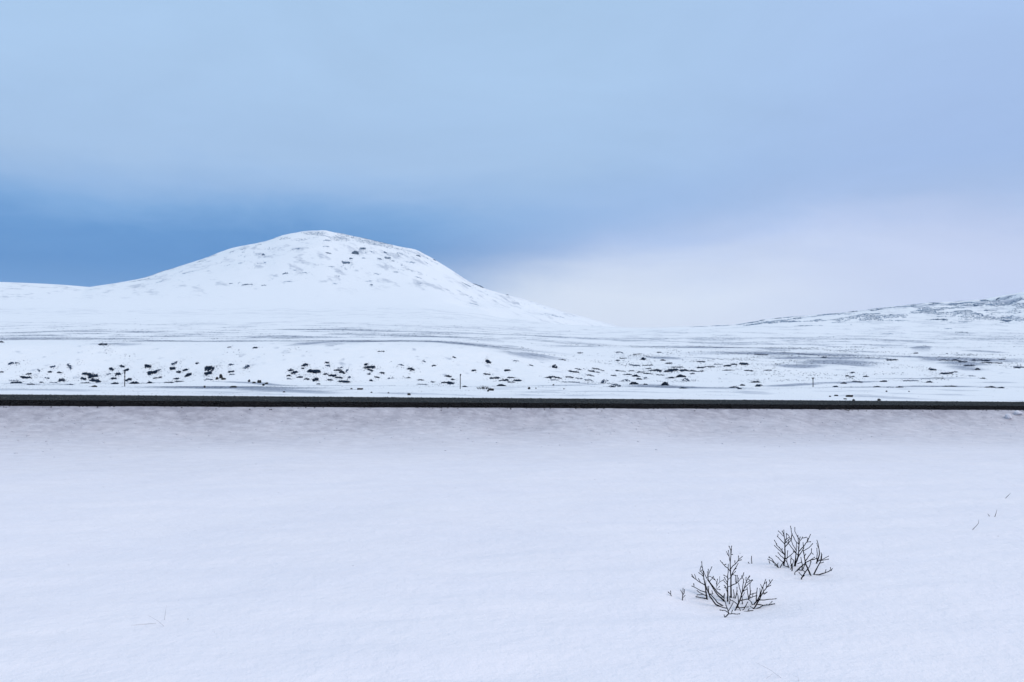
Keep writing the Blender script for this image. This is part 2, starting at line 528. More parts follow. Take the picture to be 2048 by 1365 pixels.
add_streaks(0, 640, 3.938, [(0, 500, 600, 505, 6, .6), (640, 500, 1450, 490, 5, .6), (1480, 470, 1760, 490, 8, .9), (1760, 485, 2048, 500, 8, .8), (1600, 525, 2048, 545, 9, .8), (60, 515, 560, 512, 6, .5), (0, 545, 700, 560, 6, .45)])
add_streaks(500, 640, 3.938, [(0, 490, 330, 520, 9, .8), (0, 540, 480, 580, 10, .7), (340, 515, 1200, 520, 5, .5), (950, 575, 1260, 580, 8, .5), (700, 550, 900, 548, 6, .5)])
add_streaks(1000, 640, 3.938, [(180, 520, 780, 510, 8, .5), (560, 490, 800, 512, 5, .6), (1150, 510, 1700, 545, 5, .7), (1690, 535, 1900, 540, 5, .7), (400, 570, 1500, 575, 8, .42)])
SA = np.array(STREAKS)
mx_, my_ = (SA[:, 0] + SA[:, 2]) / 2, (SA[:, 1] + SA[:, 3]) / 2
q = ground_at(np.concatenate([SA[:, 0], SA[:, 2], mx_, mx_, mx_]), np.concatenate([SA[:, 1], SA[:, 3], my_ + SA[:, 4] / 2, my_ - SA[:, 4] / 2, my_]))
nS = len(SA)
SX0, SY0, SX1, SY1 = q[0][:nS], q[1][:nS], q[0][nS:2 * nS], q[1][nS:2 * nS]
lo_, hi_, mi_ = q[1][2 * nS:3 * nS], q[1][3 * nS:4 * nS], q[1][4 * nS:]
SHW = np.clip(np.minimum(np.nan_to_num(np.abs(hi_ - mi_), nan=40.0), np.abs(mi_ - lo_) * 2.5), 0.5, 40)


def bare_mask(x, y):
    out = np.zeros_like(x)
    wx = 3.0 * fbm(x / 16, y / 16, 2, 91)
    wy = 1.6 * fbm(x / 9, y / 9, 3, 93)
    for i in range(nS):
        ax, ay, bx, by = SX0[i], SY0[i], SX1[i], SY1[i]
        if not np.isfinite(ax + ay + bx + by + SHW[i]):
            continue
        hw = SHW[i]
        L = math.hypot(bx - ax, by - ay)
        if L > 3000:
            continue
        box = (x > min(ax, bx) - 3 * hw - 4) & (x < max(ax, bx) + 3 * hw + 4) & (y > min(ay, by) - 3 * hw - 4) & (y < max(ay, by) + 3 * hw + 4)
        if not box.any():
            continue
        px = x[box] + wx[box] * 0.4
        py = y[box] + wy[box] * min(1.0, hw / 3)
        tt = np.clip(((px - ax) * (bx - ax) + (py - ay) * (by - ay)) / (L * L + 1e-6), 0, 1)
        d = np.hypot(px - ax - tt * (bx - ax), py - ay - tt * (by - ay)) / hw
        end = 1 - np.abs(tt * 2 - 1) ** 4 * 0.5
        out[box] = np.maximum(out[box], SA[i, 5] * np.exp(-d * d * 0.9) * end)
    return out


def plain_bare(x, y):
    f = sstep(240, 400, y) * (1 - sstep(1500, 1700, y))
    return f * (0.68 + 0.32 * (1 - sstep(500, 1100, y))) * np.clip(0.30 + 0.95 * fbm(x / 22, y / 26, 7, 101, 0.68) + 0.25 * fbm(x / 300, y / 160, 3, 102), 0, 0.60)


# ------------------------------------------------------------------ ground sheet: fine where the view is, coarser behind
rings = np.concatenate([np.geomspace(0.6, 4.5, 22)[:-1], np.geomspace(4.5, 30, 170)[:-1], np.arange(30, 62, 0.28), np.arange(62, 160, 0.9), np.arange(160, 212, 0.4),
                        np.arange(212, 420, 1.5), np.geomspace(420, 1400, 170)[:-1], np.arange(1400, 2500, 7.5), np.arange(2500, 3500, 22), np.geomspace(3500, 5000, 14)])
th_in = np.arctan(np.linspace(-0.60, 0.60, 600))
th_out = np.linspace(th_in[-1], 2 * math.pi + th_in[0], 130)[1:-1]
ths = np.concatenate([th_in, th_out])
nr, nt = len(rings), len(ths)
TH, RR = np.meshgrid(ths, rings)
gxv = (RR * np.sin(TH)).ravel()
gyv = (RR * np.cos(TH)).ravel()
gzv = height(gxv, gyv)
ii = np.arange(nr - 1)[:, None] * nt
jj = np.arange(nt)[None, :]
j2 = (jj + 1) % nt
faces = np.stack([ii + jj, ii + nt + jj, ii + nt + j2, ii + j2], -1).reshape(-1, 4)[:, ::-1]
vco = np.stack([gxv, gyv, gzv], -1)
vco = np.concatenate([vco, [[0, 0, float(height(0.0, 0.0))]]])
ground = mesh_obj('snowy_ground', vco, faces, M_GROUND, smooth=True)
tag(ground, kind='structure')
# the small disc underfoot
und = [tuple(q) for q in vco[:nt]] + [tuple(vco[-1])]
cap = mesh_obj('snow_underfoot', np.array(und), [(i, (i + 1) % nt, nt) for i in range(nt)][::-1], M_GROUND, smooth=True)
tag(cap, kind='structure')

bare = bare_mask(gxv, gyv)
nb_ = (gyv > 150) & (gyv < 330) & (np.abs(gxv) < 0.62 * gyv)       # the steep bank face holds its snow
slope = height(gxv[nb_], gyv[nb_] + 1.5) - gzv[nb_]
bare[nb_] *= 1 - 0.85 * sstep(0.17, 0.33, slope)
# thin wind crust on the far plain and rock showing on the hills
Dg = gyv
bare = np.maximum(bare, plain_bare(gxv, gyv))
hillf = sstep(1560, 1900, Dg) * (1 - sstep(2460, 2600, Dg)) * sstep(1100, 700, np.abs(gxv + 350))
bare = np.maximum(bare, hillf * np.clip(0.13 + 1.2 * fbm((gxv + 0.5 * gyv) / 26, (gyv - 0.2 * gxv) / 60, 7, 103, 0.78), 0, 0.60))
rhf = sstep(950, 1200, Dg) * (1 - sstep(1540, 1640, Dg)) * sstep(280, 520, gxv)
bare = np.maximum(bare, rhf * np.clip(0.40 + 1.6 * fbm((gxv - 0.4 * gyv) / 24, (gyv + 0.2 * gxv) / 60, 7, 107, 0.75), 0, 1.0))
vergef = sstep(58, 66, Dg) * (1 - sstep(150, 175, Dg))
bare = np.maximum(bare, vergef * np.clip(0.12 + 0.9 * fbm(gxv / 5, gyv / 6, 4, 109), 0, 0.55))
bankf = sstep(176, 182, Dg) * (1 - sstep(300, 380, Dg))
bare = np.maximum(bare, bankf * np.clip(-0.12 + 0.95 * fbm(gxv / 1.8, gyv / 2.4, 4, 111), 0, 0.6))
ug, vg = uv(gxv, gyv)
bank_d = np.where(vg < 0, -vg, np.maximum(vg - ROAD_W, 0) * 2.2)
grime = 0.70 * np.exp(-np.maximum(bank_d - 0.3, 0) / 4.4) * (0.92 + 0.34 * fbm(gxv / 3.0, gyv / 3.0, 4, 121)) + 0.50 * np.exp(-bank_d / 18) * (1 + 0.25 * fbm(gxv / 5, gyv / 5, 3, 123))
me = ground.data
dust = 1 - sstep(-2.0, 8.0, vg)  # snow on the camera side of the road is lighter and more lavender
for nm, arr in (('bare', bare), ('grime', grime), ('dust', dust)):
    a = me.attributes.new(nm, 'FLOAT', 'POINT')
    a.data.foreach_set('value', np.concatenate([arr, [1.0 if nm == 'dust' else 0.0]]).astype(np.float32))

# ------------------------------------------------------------------ road


def road_strip(name, rows, mat, jitter=0.0, step=0.5, ulim=260):
    us = np.arange(-ulim, ulim + step, step)
    V = []
    for k, (v, z) in enumerate(rows):
        jz = jitter * fbm(us / 0.5, us * 0 + k * 7.3, 3, 131 + k)
        jv = jitter * 1.5 * fbm(us / 0.8, us * 0 + k * 3.1, 3, 151 + k)
        vv = v + jv
        x = us * DX + vv * NX
        y = RY0 + us * DY + vv * NY
        V.append(np.stack([x, y, z + grade(us) + EYE + jz], -1))
    V = np.stack(V)
    nk, nu = V.shape[:2]
    i = np.arange(nk - 1)[:, None] * nu
    j = np.arange(nu - 1)[None, :]
    f = np.stack([i + j, i + j + 1, i + nu + j + 1, i + nu + j], -1).reshape(-1, 4)
    return tag(mesh_obj(name, V.reshape(-1, 3), f, mat), kind='structure')


road_strip('road', [(0.0, -1.40), (1.2, -1.385), (3.42, -1.36), (5.6, -1.385), (ROAD_W, -1.40)], M_ASPHALT, 0.0, 2.0)
road_strip('road_shoulder_near', [(-0.95, -2.05), (-0.55, -1.62), (-0.30, -1.47), (-0.002, -1.404)], M_GRAVEL, 0.022, 0.15)
road_strip('road_shoulder_far', [(ROAD_W + 0.002, -1.404), (ROAD_W + 0.4, -1.46), (ROAD_W + 0.9, -1.9)], M_GRAVEL, 0.01, 0.5)

# ------------------------------------------------------------------ lumps and clumps
OCT_V = np.array([(1, 0, 0), (-1, 0, 0), (0, 1, 0), (0, -1, 0), (0, 0, 1), (0, 0, -1)], float)
OCT_F = np.array([(0, 2, 4), (2, 1, 4), (1, 3, 4), (3, 0, 4), (2, 0, 5), (1, 2, 5), (3, 1, 5), (0, 3, 5)])


def lumps(cx, cy, cz, rx, ry, rz, jit=0.35, rng=RNG):
    """many small angular lumps as one vertex / face array"""
    n = len(cx)
    V = OCT_V[None] * np.stack([rx, ry, rz], -1)[:, None, :]
    V = V * (1 + jit * (rng.random((n, 6, 1)) * 2 - 1))
    a = rng.random(n) * 6.283
    c, s = np.cos(a)[:, None], np.sin(a)[:, None]
    x = V[..., 0] * c - V[..., 1] * s
    y = V[..., 0] * s + V[..., 1] * c
    V = np.stack([x + cx[:, None], y + cy[:, None], V[..., 2] + cz[:, None]], -1)
    F = OCT_F[None] + (np.arange(n) * 6)[:, None, None]
    return V.reshape(-1, 3), F.reshape(-1, 3)


def spikes(cx, cy, cz, L, rad, spread, rng=RNG):
    """thin three-sided twigs standing out of a clump"""
    n = len(cx)
    a = rng.random(n) * 6.283
    lean = spread * rng.random(n)
    tip = np.stack([cx + L * np.sin(lean) * np.cos(a), cy + L * np.sin(lean) * np.sin(a), cz + L * np.cos(lean)], -1)
    base = []
    for k in range(3):
        b = k * 2.094
        base.append(np.stack([cx + rad * math.cos(b), cy + rad * math.sin(b), cz], -1))
    V = np.stack(base + [tip], 1)
    F = np.array([(0, 1, 3), (1, 2, 3), (2, 0, 3)])[None] + (np.arange(n) * 4)[:, None, None]
    return V.reshape(-1, 3), F.reshape(-1, 3)


# every dark clump the photograph lets one pick out: (x, y, width, height[, l = thin and frosted]) in four zoom windows
Z1 = [(208, 450, 75, 22), (228, 427, 35, 14), (128, 494, 85, 18), (12, 414, 28, 12), (305, 395, 18, 35, 1), (392, 410, 22, 20), (415, 378, 40, 40, 1), (470, 418, 28, 14), (485, 475, 45, 30), (545, 365, 35, 55, 1),
      (110, 345, 80, 35, 1), (372, 460, 40, 20, 1), (325, 495, 28, 10), (245, 507, 60, 10), (680, 425, 60, 28), (735, 440, 65, 36), (655, 460, 35, 28), (752, 475, 75, 38), (665, 497, 60, 10), (745, 524, 40, 10),
      (545, 507, 60, 14, 1), (420, 495, 60, 8, 1), (808, 197, 60, 20), (878, 390, 28, 30), (855, 430, 35, 14, 1), (960, 363, 32, 26), (995, 395, 32, 22), (932, 428, 38, 26), (895, 463, 40, 18), (908, 498, 50, 18),
      (1012, 473, 45, 22), (1060, 493, 65, 24), (1165, 370, 45, 38), (1205, 420, 60, 42), (1245, 400, 40, 30, 1), (1225, 460, 28, 14), (1180, 490, 35, 22), (1262, 455, 20, 14), (1358, 388, 42, 30), (1370, 340, 45, 40, 1),
      (1408, 408, 28, 22), (1458, 398, 30, 22), (1482, 435, 45, 28), (1390, 465, 36, 16), (1330, 492, 70, 12), (1415, 487, 70, 10), (1650, 380, 65, 46), (1640, 425, 55, 36), (1550, 342, 20, 14), (1640, 470, 60, 18, 1),
      (1820, 350, 40, 30, 1), (1820, 408, 42, 16), (1830, 430, 40, 10, 1), (2010, 220, 30, 8), (1805, 218, 20, 8), (8, 172, 28, 14), (105, 478, 70, 8, 1), (1940, 365, 45, 50, 1)]
Z2 = [(320, 393, 35, 20), (350, 415, 45, 25), (432, 357, 45, 26), (415, 385, 18, 18), (480, 405, 45, 36), (525, 415, 50, 42), (390, 448, 45, 16), (305, 440, 25, 16), (310, 465, 40, 16, 1), (450, 466, 35, 14), (515, 470, 40, 32),
      (540, 505, 22, 10), (608, 335, 25, 18), (615, 362, 30, 30, 1), (595, 425, 28, 16), (650, 437, 55, 24), (690, 398, 50, 14), (725, 418, 35, 28), (710, 375, 40, 18, 1), (765, 400, 20, 40, 1), (700, 455, 50, 16), (745, 485, 85, 26),
      (630, 470, 30, 16), (780, 455, 25, 30, 1), (940, 375, 75, 30), (950, 397, 40, 18), (912, 352, 18, 18), (1000, 452, 35, 14), (955, 478, 30, 12), (1040, 420, 30, 16), (935, 428, 16, 14), (1110, 458, 45, 16, 1), (1190, 360, 40, 22, 1),
      (1245, 457, 28, 8), (1268, 388, 45, 24), (1345, 475, 40, 10), (1440, 490, 25, 12), (1355, 510, 80, 10, 1), (1370, 325, 20, 18, 1), (1445, 362, 20, 12), (1610, 297, 24, 10), (1560, 443, 45, 16), (1555, 493, 95, 32), (1600, 473, 25, 14),
      (1695, 523, 35, 14), (1765, 400, 28, 16), (1875, 325, 35, 32), (1870, 430, 45, 10), (1925, 457, 65, 18), (1980, 512, 60, 22), (2000, 475, 60, 18), (2025, 400, 40, 18), (40, 220, 28, 8), (1030, 249, 45, 8)]
Z3 = [(135, 475, 55, 18), (85, 455, 45, 12), (85, 493, 50, 10), (125, 325, 35, 14, 1), (245, 358, 20, 10), (430, 362, 30, 34), (635, 263, 28, 10), (580, 410, 65, 16), (612, 388, 35, 10), (435, 455, 75, 18), (370, 457, 30, 8),
      (430, 475, 50, 10, 1), (550, 452, 50, 12), (620, 462, 45, 20, 1), (560, 490, 130, 10, 1), (710, 438, 48, 12), (700, 478, 60, 22, 1), (740, 407, 65, 14), (755, 388, 55, 10), (805, 400, 28, 6), (945, 403, 60, 10), (1035, 405, 35, 10),
      (1105, 413, 45, 12), (895, 438, 35, 12), (1005, 433, 60, 12), (1070, 440, 50, 18), (1095, 465, 35, 14), (990, 476, 60, 22, 1), (1055, 497, 50, 26), (840, 480, 80, 46, 1), (905, 512, 80, 34, 1), (890, 525, 25, 14), (1165, 425, 60, 10),
      (1170, 385, 40, 8), (1225, 402, 80, 24), (1265, 435, 50, 10), (1145, 455, 25, 28, 1), (1145, 508, 25, 10), (1300, 500, 45, 36), (1345, 455, 40, 14), (1330, 405, 60, 22), (1365, 393, 60, 26), (1395, 372, 75, 10), (1450, 398, 55, 22),
      (1425, 440, 60, 26), (1465, 465, 40, 40, 1), (1515, 405, 40, 16), (1515, 425, 25, 10), (1580, 378, 45, 14), (1575, 405, 50, 10), (1655, 370, 60, 12), (1580, 335, 50, 14), (1790, 363, 50, 16), (1845, 348, 40, 16), (1920, 345, 55, 22),
      (1720, 350, 55, 12, 1), (1800, 397, 80, 8), (1960, 402, 60, 10), (1060, 358, 80, 18, 1), (1165, 360, 60, 8), (1130, 305, 30, 22), (1080, 273, 55, 8), (1255, 257, 28, 8), (970, 305, 40, 8), (930, 320, 25, 10), (945, 262, 50, 26, 1),
      (1285, 318, 30, 10), (1335, 343, 40, 12), (1440, 537, 40, 10), (1910, 513, 30, 14), (1845, 530, 60, 12), (1890, 543, 32, 8), (2015, 488, 50, 16), (2030, 520, 32, 14), (2030, 275, 40, 8), (490, 315, 50, 8)]
Z4 = [(105, 563, 50, 8), (135, 677, 45, 8), (70, 785, 35, 14), (765, 693, 24, 10), (760, 727, 30, 10), (728, 718, 20, 10), (865, 722, 26, 10), (800, 764, 65, 12), (705, 770, 30, 16), (640, 795, 28, 14), (998, 757, 38, 14),
      (1168, 757, 40, 10), (1230, 755, 60, 12, 1), (1338, 762, 38, 14), (948, 799, 42, 10), (1118, 801, 42, 10), (1050, 802, 40, 8, 1), (1490, 795, 90, 10), (1795, 801, 62, 12), (1875, 806, 44, 10), (1060, 598, 70, 12), (1470, 700, 75, 18),
      (1360, 668, 50, 22), (1240, 548, 26, 8), (1530, 690, 30, 10), (1410, 735, 60, 8), (1740, 737, 30, 8), (2010, 655, 70, 10), (1540, 600, 60, 16), (1590, 615, 60, 14), (1640, 640, 70, 12), (1450, 600, 60, 10), (1730, 605, 110, 12), (1800, 622, 120, 10),
      (1700, 665, 26, 18), (1885, 597, 34, 8), (1660, 720, 40, 8, 1), (550, 580, 34, 8)]
clumps = []
for ox, oy, sc, rows in ((0, 640, 3.938, Z1), (500, 640, 3.938, Z2), (1000, 640, 3.938, Z3), (1500, 560, 3.737, Z4)):
    for rrow in rows:
        clumps.append((ox + rrow[0] / sc, oy + rrow[1] / sc, rrow[2] / sc, rrow[3] / sc, len(rrow) > 4))
# rock showing through on the main hill and on the right-hand hill
H6 = [(320, 175, 60, 20, 1), (315, 215, 50, 20, 1), (330, 263, 40, 12), (110, 230, 70, 16, 1), (515, 245, 50, 50), (565, 235, 44, 26), (620, 250, 60, 14, 1), (570, 290, 24, 20, 1), (450, 325, 60, 26), (485, 300, 25, 14), (350, 355, 50, 14, 1),
      (735, 298, 50, 24), (680, 300, 30, 14), (770, 315, 18, 10), (720, 255, 24, 14), (820, 265, 50, 12, 1), (945, 275, 32, 18), (1053, 303, 18, 14), (890, 322, 80, 16, 1), (605, 450, 50, 16, 1), (622, 480, 20, 12), (390, 420, 40, 20, 1),
      (375, 470, 30, 14, 1), (660, 403, 40, 12, 1), (790, 390, 40, 8, 1), (945, 430, 50, 14, 1), (950, 468, 40, 10, 1), (1270, 478, 80, 8), (1355, 482, 80, 14), (1553, 543, 14, 14), (1325, 610, 80, 8, 1)]
H5 = [(1250, 265, 16, 26), (1240, 330, 70, 14, 1), (1095, 330, 32, 10, 1), (1110, 235, 32, 10, 1), (1490, 232, 80, 14, 1), (750, 390, 110, 8, 1), (545, 458, 70, 8, 1), (1140, 477, 90, 10), (1255, 480, 34, 8), (1030, 470, 24, 8), (1400, 400, 40, 12),
      (1530, 398, 55, 12, 1), (1420, 455, 70, 12, 1), (1465, 378, 28, 10, 1)]
HR = [(1690, 190, 45, 18), (1855, 135, 34, 22), (1760, 152, 60, 8), (1930, 130, 60, 10), (1945, 275, 180, 36, 1), (1910, 305, 110, 20), (1700, 255, 100, 30, 1), (1800, 230, 120, 10), (1410, 297, 160, 14), (1480, 365, 70, 10, 1), (1580, 392, 110, 8),
      (1020, 403, 120, 8, 1), (1370, 180, 90, 8), (950, 225, 120, 10), (930, 255, 100, 8), (770, 237, 90, 8), (90, 300, 40, 8), (350, 285, 60, 8), (210, 287, 60, 6), (1990, 185, 70, 10), (1600, 195, 60, 10, 1), (1130, 305, 80, 8, 1)]
outcrops = []
for ox, oy, sc, rows in ((560, 430, 3.413, H6), (160, 430, 3.413, H5), (1500, 560, 3.737, HR)):
    for rrow in rows:
        outcrops.append((ox + rrow[0] / sc, oy + rrow[1] / sc, rrow[2] / sc, rrow[3] / sc, len(rrow) > 4))

NUM = ['leftmost', 'second from left', 'third from left', 'fourth from left', 'fifth from left', 'sixth from left', 'seventh from left', 'eighth from left', 'ninth from left',
       'tenth from left', 'eleventh from left', 'twelfth from left', 'thirteenth from left', 'fourteenth from left', 'fifteenth from left', 'sixteenth from left', 'seventeenth from left',
       'eighteenth from left', 'nineteenth from left', 'twentieth from left']


SAT = []


def build_clumps(items, name, mats, cat, zone, group, psize, tall):
    arr = np.array([c[:4] for c in items])
    X_, Y_, Z_ = ground_at(arr[:, 0], arr[:, 1] + arr[:, 3] * 0.5)
    Xt, Yt, Zt = ground_at(arr[:, 0], arr[:, 1] - arr[:, 3] * 0.35)
    zones = {}
    made = []
    for i, (px, py, wp, hp, light) in enumerate(items):
        if not np.isfinite(X_[i]):
            # the pixel lies above the skyline: set it just on the near side of the ridge
            for k in range(1, 30):
                a, b, c = ground_at([px], [py + hp * 0.5 + k])
                if np.isfinite(a[0]):
                    X_[i], Y_[i], Z_[i] = a[0], b[0], c[0]
                    break
            else:
                continue
        D = Y_[i]
        mpp = D / FOC
        big = 1.0 + (0.22 + 0.18 * float(sstep(950, 1100, px))) * (cat == 'shrub')
        W = wp * mpp * big
        Hm = hp * mpp * big
        depth = min(max(W * 0.8, Hm), (Yt[i] - Y_[i]) if np.isfinite(Yt[i]) and Yt[i] > Y_[i] else W * 0.8)
        depth = max(depth, 0.25 * W)
        tl = tall
        if np.isfinite(Yt[i]) and 0 < Yt[i] - Y_[i] < 3.5 * W + 0.5:      # on a slope the clump climbs with the ground
            depth, tl = Yt[i] - Y_[i], 0.32 * tall
        rng = np.random.default_rng(1000 + i + len(name))
        area = wp * hp
        n = int(np.clip(area * (0.45 if light else 1.0), max(16, wp * 1.3), 220))
        # feathered outline: a few sub-blobs with scatter
        nb = max(2, int(wp / (3.5 if light else 5)))
        bx = rng.uniform(-0.42, 0.42, nb)
        by = rng.uniform(-0.3, 0.3, nb) - 0.25 * bx * rng.choice([-1, 1])
        o_ = np.argsort(bx)
        bx, by = bx[o_], by[o_]
        bx[0], bx[-1] = -0.40, 0.40
        Lc = float(np.sum(np.hypot(np.diff(bx) * W, np.diff(by) * depth)))
        nc = int(np.clip(Lc / (psize * mpp * (0.5 if light else 0.7)), nb * 4, 240))
        n = max(n, nc + 8)
        bi = rng.uniform(0, nb - 1, n)
        bi[:nc] = np.linspace(0, nb - 1, nc)
        b0 = np.minimum(bi.astype(int), nb - 2)
        bt = bi - b0
        jit_ = np.where(np.arange(n) < nc, 0.3, 1.0)
        sx = bx[b0] * (1 - bt) + bx[b0 + 1] * bt + rng.normal(0, 0.07, n) * jit_
        sy = by[b0] * (1 - bt) + by[b0 + 1] * bt + rng.normal(0, 0.20, n) * jit_
        cy = Y_[i] + depth * 0.5 + np.clip(sy, -0.6, 0.6) * depth
        cx = X_[i] + np.clip(sx, -0.55, 0.55) * W + X_[i] / Y_[i] * (cy - Y_[i])     # patches run straight up the slope
        gz_ = height(cx, cy)
        dome = np.clip(1 - (sx * 1.9) ** 2 - (sy * 1.5) ** 2, 0.05, 1)
        hh = Hm * tl * dome * rng.uniform(0.1, 1.0, n)
        pr = psize * mpp * rng.uniform(0.55, 1.25, n) * (0.7 if light else 1.0)
        V, F = lumps(cx, cy, gz_ + hh * 0.6, pr * rng.uniform(0.9, 1.9, n), pr, np.minimum(pr * rng.uniform(0.45, 0.9, n), 0.5 * Hm + 0.02) , 0.4, rng)
        Lv = V.reshape(n, 6, 3)
        lo3, hi3 = Lv.min(1), Lv.max(1)
        gp = np.maximum(0, np.maximum(lo3[:, None] - hi3[None], lo3[None] - hi3[:, None]))
        sz = (hi3 - lo3).max(1)
        adj = np.sqrt((gp ** 2).sum(2)) <= 0.4 * np.maximum(sz[:, None], sz[None])
        comp = np.zeros(n, int) - 1
        for c0 in range(n):
            if comp[c0] >= 0:
                continue
            front = np.zeros(n, bool)
            front[c0] = True
            while True:
                nx_ = adj[front].any(0) | front
                if (nx_ == front).all():
                    break
                front = nx_
            comp[front] = c0
        best = np.bincount(comp).argmax()
        kp = comp == best
        out_ = ~kp
        if out_.any():
            SAT.append(np.stack([cx[out_], cy[out_], pr[out_] * 0.8, np.full(out_.sum(), 1.0 if cat == 'shrub' else 0.0)], -1))
            V = Lv[kp].reshape(-1, 3)
            n = int(kp.sum())
            F = (OCT_F[None] + (np.arange(n) * 6)[:, None, None]).reshape(-1, 3)
            cx, cy, gz_, hh, pr = cx[kp], cy[kp], gz_[kp], hh[kp], pr[kp]
        if cat == 'shrub':
            kx = rng.integers(0, n, max(4, n // 2))
            V2, F2 = spikes(cx[kx], cy[kx], gz_[kx] + hh[kx] * 0.5, pr[kx] * rng.uniform(1.2, 2.6, len(kx)), pr[kx] * 0.16, 1.2, rng)
            F = np.concatenate([F, F2 + len(V)])
            V = np.concatenate([V, V2])
        ns_ = max(4, int(n * (0.9 if light else 0.7)))
        SAT.append(np.stack([X_[i] + rng.normal(0, 0.55, ns_) * W, Y_[i] + depth * 0.5 + rng.normal(0, 0.75, ns_) * max(depth, 0.6 * W),
                             psize * mpp * rng.uniform(0.2, 0.55, ns_), np.full(ns_, 1.0 if cat == 'shrub' else 0.0)], -1))
        loc = np.array([X_[i], Y_[i], Z_[i]])
        o = mesh_obj(name, V - loc, F, mats[1] if light else mats[0])
        o.location = loc
        zt = zone(px, py, wp * hp, light)
        zones.setdefault(zt, []).append((px, o))
        o['category'] = cat
        o['group'] = group
        made.append(o)
    for zt, lst in zones.items():
        lst.sort(key=lambda q: q[0])
        for k, (px, o) in enumerate(lst):
            if len(lst) == 1:
                o['label'] = 'the only ' + zt[0] + ' ' + zt[1]
            else:
                word = 'rightmost' if k == len(lst) - 1 else NUM[min(k, len(NUM) - 1)]
                o['label'] = word + ' ' + zt[0] + ' ' + zt[1]
    return made


def shrub_zone(px, py, area, light):
    look = 'pale frosted heath tuft' if light else ('big dark heath clump' if area > 80 else ('dark heath clump' if area > 42 else 'small dark heath tuft'))
    if px < 250:
        hz = 'left of the left pole'
    elif px < 560:
        hz = 'just right of the left pole'
    elif px < 920:
        hz = 'left of the middle pole'
    elif px < 1200:
        hz = 'just right of the middle pole'
    elif px < 1400:
        hz = 'midway between middle and forked poles'
    elif px < 1625:
        hz = 'left of the forked pole'
    elif px < 1830:
        hz = 'just right of the forked pole'
    else:
        hz = 'by the right edge'
    vz = 'high up' if py < 718 else ('on mid slope' if py < 748 else 'low down')
    return look, vz + ' ' + hz


build_clumps(clumps, 'heath_clump', (M_HEATH, M_HEATHL), 'shrub', shrub_zone, 'heath clumps on the snowy bank', 1.55, 0.95)


def rock_zone(px, py, area, light):
    look = 'snow-dusted rock outcrop' if light else 'dark rock outcrop'
    if px > 1480:
        return look, ('along the skyline of the right hill' if py < 622 else 'on the lower right hillside')
    if px > 900:
        return look, 'on the right flank of the main hill'
    hz = 'left' if px < 600 else 'right'
    vz = 'upper' if py < 520 else 'lower'
    return look, 'on the %s %s face of the main hill' % (vz, hz)


build_clumps(outcrops, 'rock_outcrop', (M_HROCK, M_HROCKL), 'rock', rock_zone, 'rock outcrops on the hills', 1.0, 0.7)

# uncountable specks of heath between the clumps
rng = np.random.default_rng(77)
N = 60000
px = rng.uniform(-40, 2090, N)
d = rng.uniform(176, 420, N)
xx = (px - 1024) / FOC * d
dens = fbm(xx / 7, d / 9, 4, 201) + 0.55 * fbm(xx / 38, d / 22, 3, 203)
rightness = sstep(900, 1250, px)
keep = (dens > 0.36 - 0.20 * rightness + 0.30 * (1 - rightness) * sstep(188, 205, d) + 0.25 * sstep(260, 400, d) + 0.12 * sstep(1450, 1750, px)) & (rng.random(N) < 0.75)
xx, d = xx[keep], d[keep]
mp = d / FOC
pr = mp * rng.uniform(0.4, 1.15, len(d)) ** 1.0
st = np.concatenate(SAT)
rk = st[st[:, 3] < 0.5]
# ledges and boulders breaking through on the right-hand hill, few on the main hill
hp = rng.uniform(1380, 2090, 60000)
hd = rng.uniform(950, 1500, 60000)
hx = (hp - 1024) / FOC * hd
dn = fbm((hx - 0.5 * hd) / 34, (hd + 0.3 * hx) / 60, 5, 221, 0.66) + 0.35 * fbm(hx / 150, hd / 150, 2, 223)
kk = (dn > 0.27 - 0.12 * sstep(1700, 2048, hp) + 0.4 * (1 - sstep(1390, 1510, hp)) + 0.10 * (1 - sstep(1000, 1150, hd))) & (height(hx, hd) > EYE + zrow(668, hd))
hp2 = rng.uniform(230, 1150, 50000)
hd2 = rng.uniform(1850, 2390, 50000)
hx2 = (hp2 - 1024) / FOC * hd2
dn2 = fbm((hx2 + 0.4 * hd2) / 30, (hd2 - 0.2 * hx2) / 55, 5, 225, 0.66) + 0.55 * np.exp(-((hp2 - 740) / 130) ** 2 - ((hd2 - 2250) / 130) ** 2)
kk2 = dn2 > 0.42
ex = np.concatenate([np.stack([hx[kk], hd[kk], hd[kk] / FOC * rng.uniform(0.35, 1.1, kk.sum()), np.zeros(kk.sum())], -1),
                     np.stack([hx2[kk2], hd2[kk2], hd2[kk2] / FOC * rng.uniform(0.3, 0.85, kk2.sum()), np.zeros(kk2.sum())], -1)])
rk = np.concatenate([rk, ex])
st = st[st[:, 3] > 0.5]
xx, d, pr = np.concatenate([xx, st[:, 0]]), np.concatenate([d, st[:, 1]]), np.concatenate([pr, st[:, 2]])
V, F = lumps(xx, d, height(xx, d) + pr * 0.2, pr * rng.uniform(0.8, 1.6, len(d)), pr, pr * 0.6, 0.4, rng)
tag(mesh_obj('heath_specks', V, F, M_HEATHS), 'tiny heath stalks speckling the snow between the clumps', 'heath', kind='stuff')

V, F = lumps(rk[:, 0], rk[:, 1], height(rk[:, 0], rk[:, 1]) + rk[:, 2] * 0.2, rk[:, 2] * 1.6, rk[:, 2], rk[:, 2] * 0.5, 0.4, rng)
tag(mesh_obj('scree', V, F, M_SCREE), 'small stones scattered round the hill outcrops', 'scree', kind='stuff')

